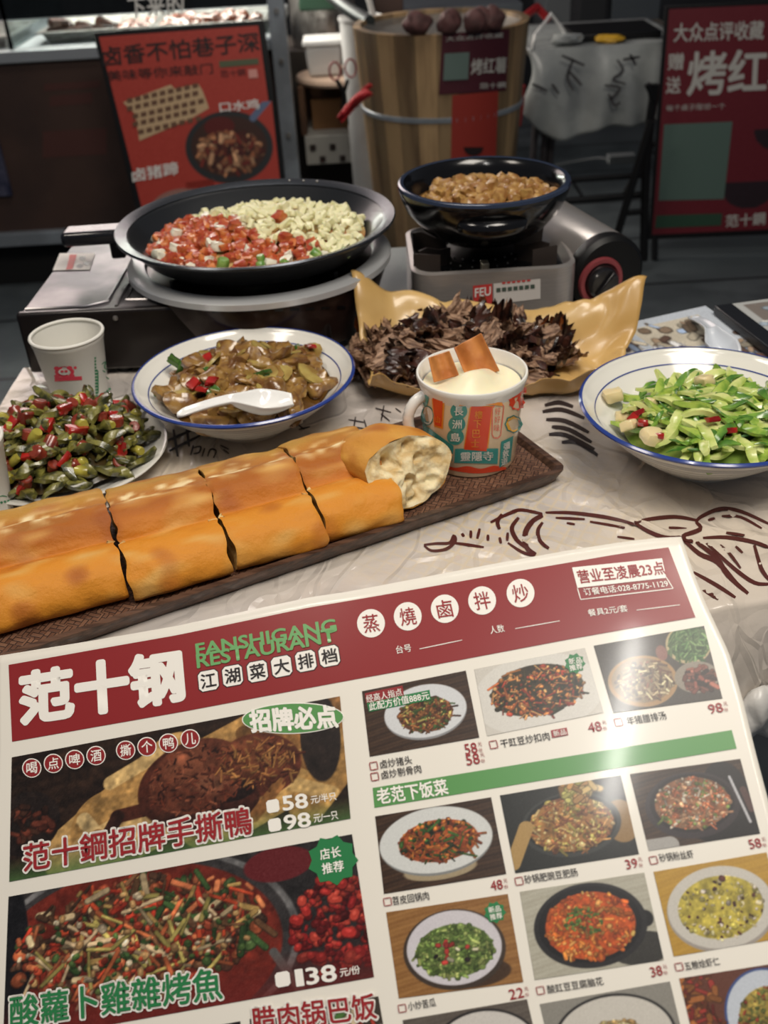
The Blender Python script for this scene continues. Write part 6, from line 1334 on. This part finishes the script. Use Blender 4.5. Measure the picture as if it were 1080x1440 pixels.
dish([(527.5, 1148), (690.5, 1121), (712, 1229), (540, 1257)], plate_pic(14, WB, [(0.48, 0.60, 0.30, 0.10, (176, 156, 120)), (0.48, 0.33, 0.47, 0.325, (140, 142, 140)), (0.48, 0.32, 0.47, 0.31, (226, 228, 224))], (170, 74, 30), [(206, 110, 40), (226, 130, 50), (180, 80, 40), (150, 66, 40), (60, 100, 40), (40, 50, 28)], (0.50, 0.33, 0.33, 0.20), 240, (0.03, 0.13), (0.008, 0.02)), 'printed picture of twice cooked pork in a white bowl')
def taro(p): p.bits(60, 0.62, 0.05, 0.13, 0.12, [(214, 180, 110), (190, 140, 80), (200, 190, 100)], (0.03, 0.08), (0.02, 0.035)).seg(0.0, 0.66, 0.16, 0.34, 0.06, (190, 150, 84))
dish([(703, 1118.5), (873, 1090), (898.5, 1201), (724.6, 1228)], plate_pic(15, (40, 42, 40), [(0.92, 0.42, 0.14, 0.2, (160, 122, 70)), (0.52, 0.38, 0.40, 0.30, (60, 62, 60)), (0.52, 0.37, 0.37, 0.27, (30, 32, 30))], (176, 120, 60), [(206, 150, 80), (180, 110, 60), (190, 170, 80), (140, 80, 50), (226, 190, 120)], (0.52, 0.38, 0.34, 0.25), 260, extra=taro), 'printed picture of a clay pot with beans and sausage')
def dev(p): p.seg(0.86, 0.16, 0.94, 0.62, 0.012, (200, 200, 204)).seg(0.95, 0.3, 0.98, 0.5, 0.03, (90, 60, 56)).seg(0.0, 0.72, 0.2, 0.72, 0.08, (176, 172, 166))
dish([(885.7, 1088.5), (1041, 1067), (1069, 1172), (912.5, 1196.5)], plate_pic(16, WB, [(0.8, 0.6, 0.4, 0.2, (26, 22, 24)), (0.8, 0.3, 0.2, 0.3, (30, 26, 28)), (0.48, 0.38, 0.42, 0.32, (56, 46, 50)), (0.48, 0.36, 0.37, 0.28, (36, 30, 32))], (150, 96, 60), [(226, 120, 70), (214, 196, 170), (190, 100, 60), (120, 140, 60), (160, 120, 84), (236, 170, 120)], (0.48, 0.36, 0.33, 0.25), 280, (0.01, 0.07), extra=dev), 'printed picture of clay pot glass noodle shrimp')
dish([(543, 1283), (714, 1257), (736, 1381), (561, 1404)], plate_pic(17, ((176, 122, 62), (150, 98, 46)), [(0.62, 0.62, 0.3, 0.12, (76, 52, 34)), (0.5, 0.40, 0.41, 0.34, (70, 56, 46)), (0.5, 0.385, 0.38, 0.315, (222, 216, 222))], (96, 120, 54), [(110, 140, 60), (140, 166, 80), (80, 104, 44), (170, 184, 96), (120, 150, 66)], (0.5, 0.41, 0.31, 0.225), 260, (0.02, 0.07), (0.012, 0.026), 140, 105, lambda p: p.bits(16, 0.5, 0.4, 0.18, 0.12, [(206, 60, 50), (230, 220, 180), (40, 30, 30)], (0.005, 0.03), (0.012, 0.02))), 'printed picture of green stir fried bitter melon')
dish([(731, 1254), (906, 1227), (933.5, 1350), (752, 1378)], plate_pic(18, ((196, 192, 172), (182, 176, 156)), [(0.85, 0.62, 0.24, 0.14, (60, 58, 54)), (0.93, 0.38, 0.06, 0.07, (34, 32, 34)), (0.5, 0.37, 0.44, 0.355, (44, 42, 44)), (0.5, 0.36, 0.40, 0.32, (30, 28, 30))], (214, 84, 26), [(232, 110, 34), (240, 140, 50), (214, 80, 30), (246, 170, 80), (226, 96, 30)], (0.5, 0.37, 0.35, 0.28), 240, (0.01, 0.06), (0.012, 0.03), extra=lambda p: p.bits(60, 0.46, 0.32, 0.17, 0.12, [(90, 130, 50), (120, 150, 60)], (0.005, 0.02), (0.006, 0.012))), 'printed picture of orange tofu in a black pot')
dish([(919, 1226), (1078, 1198.5), (1106, 1318), (947.5, 1345)], plate_pic(19, ((210, 160, 50), (196, 146, 44)), [(0.5, 0.42, 0.47, 0.37, (170, 160, 150)), (0.5, 0.40, 0.46, 0.355, (214, 208, 196))], (196, 176, 60), [(226, 206, 150), (206, 190, 90), (236, 216, 190), (90, 40, 30), (200, 184, 70), (190, 170, 60)], (0.5, 0.40, 0.37, 0.27), 120, (0.004, 0.03), (0.008, 0.02)), 'printed picture of yellow shrimp soup in a pale pot')
dish([(566, 1434.6), (741, 1405), (770, 1530), (588, 1560)], plate_pic(20, ((110, 100, 90), (94, 84, 76)), [(0.6, 0.36, 0.42, 0.34, (40, 36, 36)), (0.6, 0.36, 0.40, 0.32, (220, 214, 206))], (150, 100, 60), BR, (0.6, 0.4, 0.26, 0.2)), 'printed picture cut off at the bottom below the bitter melon')
dish([(759, 1412), (942, 1380), (972, 1505), (788, 1535)], plate_pic(21, (150, 146, 136), [(0.5, 0.38, 0.46, 0.36, (40, 38, 38)), (0.5, 0.38, 0.44, 0.34, (218, 212, 200))], (200, 170, 110), [(216, 186, 120), (190, 150, 90), (226, 206, 150)], (0.5, 0.44, 0.26, 0.2)), 'printed picture cut off at the bottom below the orange tofu')
def side_(p): p.bits(90, 0.12, 0.3, 0.2, 0.4, [(190, 110, 50), (120, 60, 34), (160, 50, 40)], (0.02, 0.1), (0.01, 0.03))
dish([(955, 1376), (1120, 1350), (1150, 1470), (985, 1500)], plate_pic(22, (110, 60, 44), [(0.66, 0.42, 0.36, 0.40, (60, 84, 150)), (0.66, 0.42, 0.34, 0.38, (206, 214, 226))], (176, 150, 60), [(200, 170, 70), (150, 140, 60), (190, 60, 40), (110, 120, 50)], (0.68, 0.46, 0.27, 0.28), 200, extra=side_), 'printed picture cut off at the bottom right corner')

# header lettering
fold('title_lettering', mwht, lambda mb: T_(mb, '范十钢', 30, 983, 255, 949, 70, 0.085), hdr)
def f(mb): T_(mb, 'FANSHIGANG', 276, 914.5, 472, 879, 18, 0.06); T_(mb, 'RESTAURANT', 277, 930, 471, 892, 19, 0.06, 0.0008)
fold('english_lettering', mpale, f, hdr)
SQ = [(293, 957), (327, 950), (362, 944), (396, 937), (430, 929.5), (463, 922.5)]
def sq(mb, cx, cy, s, off, sl=-0.19):
    v = VDM(cx, cy); u = Vector((1, sl)).normalized(); c = Vector((cx, cy)); P = [c - u * s - v * s, c + u * s - v * s, c + u * s + v * s, c - u * s + v * s]
    put_poly(mb, SMN, [tuple(P[i].lerp(P[(i + k) % 4], 0.16)) for i in range(4) for k in (-1, 1)], off)
each('tile_edge', mblk, [(lambda mb, x=x, y=y: sq(mb, x, y, 15.2, 0.0004)) for x, y in SQ], hdr)
each('tile', mwht, [(lambda mb, x=x, y=y: sq(mb, x, y, 14, 0.0006)) for x, y in SQ], hdr)
fold('tile_lettering', mblk, lambda mb: [T_(mb, ch, x - 10.5, y + 1.9, x + 10.5, y - 2.1, 20, 0.035, 0.0009) for ch, (x, y) in zip('江湖菜大排档', SQ)], hdr)
CI = [(521.7, 876.5), (573.4, 866.7), (625.5, 856), (678, 844.5), (732, 834)]
each('round_panel', mwht, [(lambda mb, x=x, y=y: put_poly(mb, SMN, circ(x, y, 19.6, 20), 0.0005)) for x, y in CI], hdr)
fold('round_lettering', mdred, lambda mb: [T_(mb, ch, x - 11, y + 1.5, x + 11, y - 1.5, 25, 0.012, 0.0008) for ch, (x, y) in zip('蒸燒鹵拌炒', CI)], hdr)
fold('contact_panel', mwht, lambda mb: put_quad(mb, SMN, [(804.4, 798), (931, 785), (937, 812.5), (812, 826.7)], 0.0005, 6, 2), hdr)
fold('contact_lettering', mdred, lambda mb: T_(mb, '营业至凌晨23点', 813, 811.5, 934, 798, 19, 0.03, 0.0008), hdr)
def f(mb):
    T_(mb, '订餐电话:028-8775-1129', 821, 832.5, 939, 820, 10.5, 0.015); T_(mb, '餐具2元/套', 827, 862, 882, 855, 10, 0.012)
    T_(mb, '台号', 557, 914, 578, 910.5, 11, 0.008); T_(mb, '人数', 689, 886.5, 709, 883, 11, 0.008)
    for L in ([(590, 912.5), (650, 900)], [(724.7, 884), (787, 873)], [(895, 858), (956, 850.5)]): put_stroke(mb, SMN, L, 1.2, 0.0005)
    for L in ([(812, 827), (816.7, 843)], [(816.7, 843), (946.7, 827.5)], [(946.7, 827.5), (937, 812)]): put_stroke(mb, SMN, L, 1.5, 0.0005)
fold('header_small_lettering', mwht, f, hdr)
# left column
DC_ = [(44.7, 1080), (75, 1073.5), (105, 1068), (135, 1062.5), (176.7, 1055), (206.6, 1050), (236.8, 1045), (267.4, 1039)]
each('slogan_dot_edge', mwht, [(lambda mb, x=x, y=y: put_poly(mb, SMN, circ(x, y, 13.6), 0.0005)) for x, y in DC_])
each('slogan_dot', mred_, [(lambda mb, x=x, y=y: put_poly(mb, SMN, circ(x, y, 12.2), 0.0007)) for x, y in DC_])
fold('slogan_lettering', mwht, lambda mb: [T_(mb, ch, x - 7.5, y + 1.2, x + 7.5, y - 1.2, 16, 0.02, 0.0009) for ch, (x, y) in zip('喝点啤酒撕个鸭儿', DC_)])
fold('oval_edge', mwht, lambda mb: put_poly(mb, SMN, circ(412, 1010, 72, 22, 40, -0.03), 0.0005))
fold('oval_badge', mgrn, lambda mb: put_poly(mb, SMN, circ(412, 1010, 70.5, 20.5, 40, -0.03), 0.0007))
fold('oval_lettering', mwht, lambda mb: T_(mb, '招牌必点', 352, 1014, 473, 1007, 31, 0.075, 0.001))
def outlined(body, x0, y0, x1, y1, h, m_, nm):
    fold(nm + '_edge', mwht, lambda mb: [T_(mb, body, x0 + dx, y0 + dy, x1 + dx, y1 + dy, h + 2, 0.04, 0.0008) for dx, dy in ((-2, 0), (2, 0), (0, -2), (0, 2), (-1.5, -1.5), (1.5, 1.5), (1.5, -1.5), (-1.5, 1.5))])
    fold(nm, m_, lambda mb: T_(mb, body, x0, y0, x1, y1, h, 0.03, 0.0012))
outlined('范十鋼招牌手撕鴨', 33, 1207, 353, 1153, 38, mdred, 'duck_lettering')
outlined('酸蘿卜雞雜烤魚', 14, 1424, 311, 1382, 44, mstar, 'fish_lettering')
outlined('腊肉锅巴饭', 354, 1436, 528, 1414, 36, mdred, 'rice_lettering')
each('tick_square', mwht, [(lambda mb, a=a: sq(mb, *a, 0.0006)) for a in ((383.7, 1133.5, 9), (386.3, 1160, 9), (397.5, 1377, 10.5))])
each('price', mwht, [lambda mb: (T_(mb, '58', 397.5, 1130, 432, 1125.5, 20, 0.05), T_(mb, '元/半只', 437, 1125, 472.5, 1119, 11.5, 0.02)),
    lambda mb: (T_(mb, '98', 400, 1157, 436, 1152, 20, 0.05), T_(mb, '元/一只', 441, 1151.5, 475, 1146, 11.5, 0.02)),
    lambda mb: (T_(mb, '1', 417, 1375.5, 425, 1374.3, 23, 0.05), T_(mb, '38', 431, 1373.5, 472, 1367.5, 23, 0.05), T_(mb, '元/份', 478, 1368, 506, 1363, 12, 0.02))])
each('star_badge', mstar, [(lambda mb, a=a: put_poly(mb, SMN, star(*a), 0.0006)) for a in ((468, 1209.5, 36, 9, 0.82), (808.5, 933, 15, 9, 0.8), (696, 1283, 16, 9, 0.8))])
each('badge_lettering', mwht, [lambda mb: (T_(mb, '店长', 450, 1202, 479, 1197, 15, 0.03, 0.0009), T_(mb, '推荐', 453, 1222, 483, 1217, 15, 0.03, 0.0009)),
    lambda mb: (T_(mb, '新品', 800, 930.5, 818, 927.5, 8.5, 0.02, 0.0009), T_(mb, '推荐', 801, 939.5, 819, 936.5, 8.5, 0.02, 0.0009)),
    lambda mb: (T_(mb, '新品', 687, 1280, 704, 1277, 8.5, 0.02, 0.0009), T_(mb, '推荐', 689, 1290, 706, 1287, 8.5, 0.02, 0.0009))])
fold('section_lettering', mwht, lambda mb: T_(mb, '老范下饭菜', 530, 1120.5, 629, 1106, 22, 0.04, 0.0007), gbd)
fold('banner_strip', mstar, lambda mb: put_quad(mb, SMN, [(516, 988), (604, 970), (606, 984), (519, 1001)], 0.0006, 4, 2)); fold('banner_strip', mred_, lambda mb: put_quad(mb, SMN, [(513, 975), (566, 964), (568, 978), (515, 989)], 0.0006, 4, 2))
fold('banner_lettering', mwht, lambda mb: (T_(mb, '此配方价值888元', 519, 994, 603, 977.5, 11.5, 0.02, 0.0009), T_(mb, '经高人指点', 515, 983, 565, 972.5, 10.5, 0.01, 0.0009)))
fold('new_tag', mdred, lambda mb: put_quad(mb, SMN, [(774.5, 1027), (797, 1023), (799, 1033.5), (776.5, 1037.5)], 0.0005, 2, 1))
fold('new_tag_lettering', mwht, lambda mb: T_(mb, '新品', 778, 1032, 796, 1028.7, 8, 0.01, 0.0008))
# right column captions
each('dish_name', mblk, [(lambda mb, b=b, a=a: T_(mb, b, *a, 12, 0.008)) for b, *a in (('卤炒猪头', 534.7, 1075, 579, 1068), ('卤炒剔骨肉', 536.5, 1090, 592, 1080.6), ('干豇豆炒扣肉', 704, 1046, 772.6, 1034.5), ('年猪腊排汤', 881.4, 1014, 936.4, 1005.5), ('苕皮回锅肉', 552, 1267, 603, 1259),
                  ('砂锅肥豌豆肥肠', 737.5, 1237, 812, 1226), ('砂锅粉丝虾', 927, 1206.5, 975, 1200.5), ('小炒苦瓜', 573.7, 1415.5, 612.6, 1409), ('酸豇豆豆腐脑花', 769.7, 1391.5, 848, 1379), ('五粮烩虾仁', 963, 1359, 1011.7, 1351))])
def pr_(mb, b, a):
    T_(mb, b, *a[:4], a[4], 0.02); x, y = a[2] + 1.5, a[3]
    T_(mb, '元', x, y - 4.2, x + 5.5, y - 5, 5.5); T_(mb, '份', x + 1, y + 4, x + 6.5, y + 3.2, 5.5)
each('price', mdred, [(lambda mb, b=b, a=a: pr_(mb, b, a)) for b, *a in (('58', 653.6, 1054, 670.5, 1051, 15), ('58', 655.5, 1069, 674, 1066, 15), ('48', 827, 1023.5, 845.5, 1020.5, 13.5), ('98', 996.7, 997.5, 1016, 994, 13.5), ('48', 690, 1246, 706.5, 1243, 13.5), ('39', 880, 1216, 896, 1213, 13.5),
                  ('58', 1053.4, 1187.5, 1070, 1184.5, 13.5), ('22', 716, 1399, 736, 1395, 14.5), ('38', 915, 1367.5, 931, 1364, 14))])
def tick(mb, x, y):
    v = VDM(x, y) * 5.2; u = Vector((1, -0.17)).normalized() * 5.2; c = Vector((x, y)); P = [c - u - v, c + u - v, c + u + v, c - u + v]
    for i in range(4): put_stroke(mb, SMN, [tuple(P[i]), tuple(P[(i + 1) % 4])], 1.3, 0.0006)
each('tick_box', mdred, [(lambda mb, x=x, y=y: tick(mb, x, y)) for x, y in ((525.5, 1077), (527, 1092), (694, 1047), (869.7, 1015.5), (545, 1268), (730, 1239), (919, 1209.6), (565.6, 1418), (760, 1392.8), (955, 1359.5))])
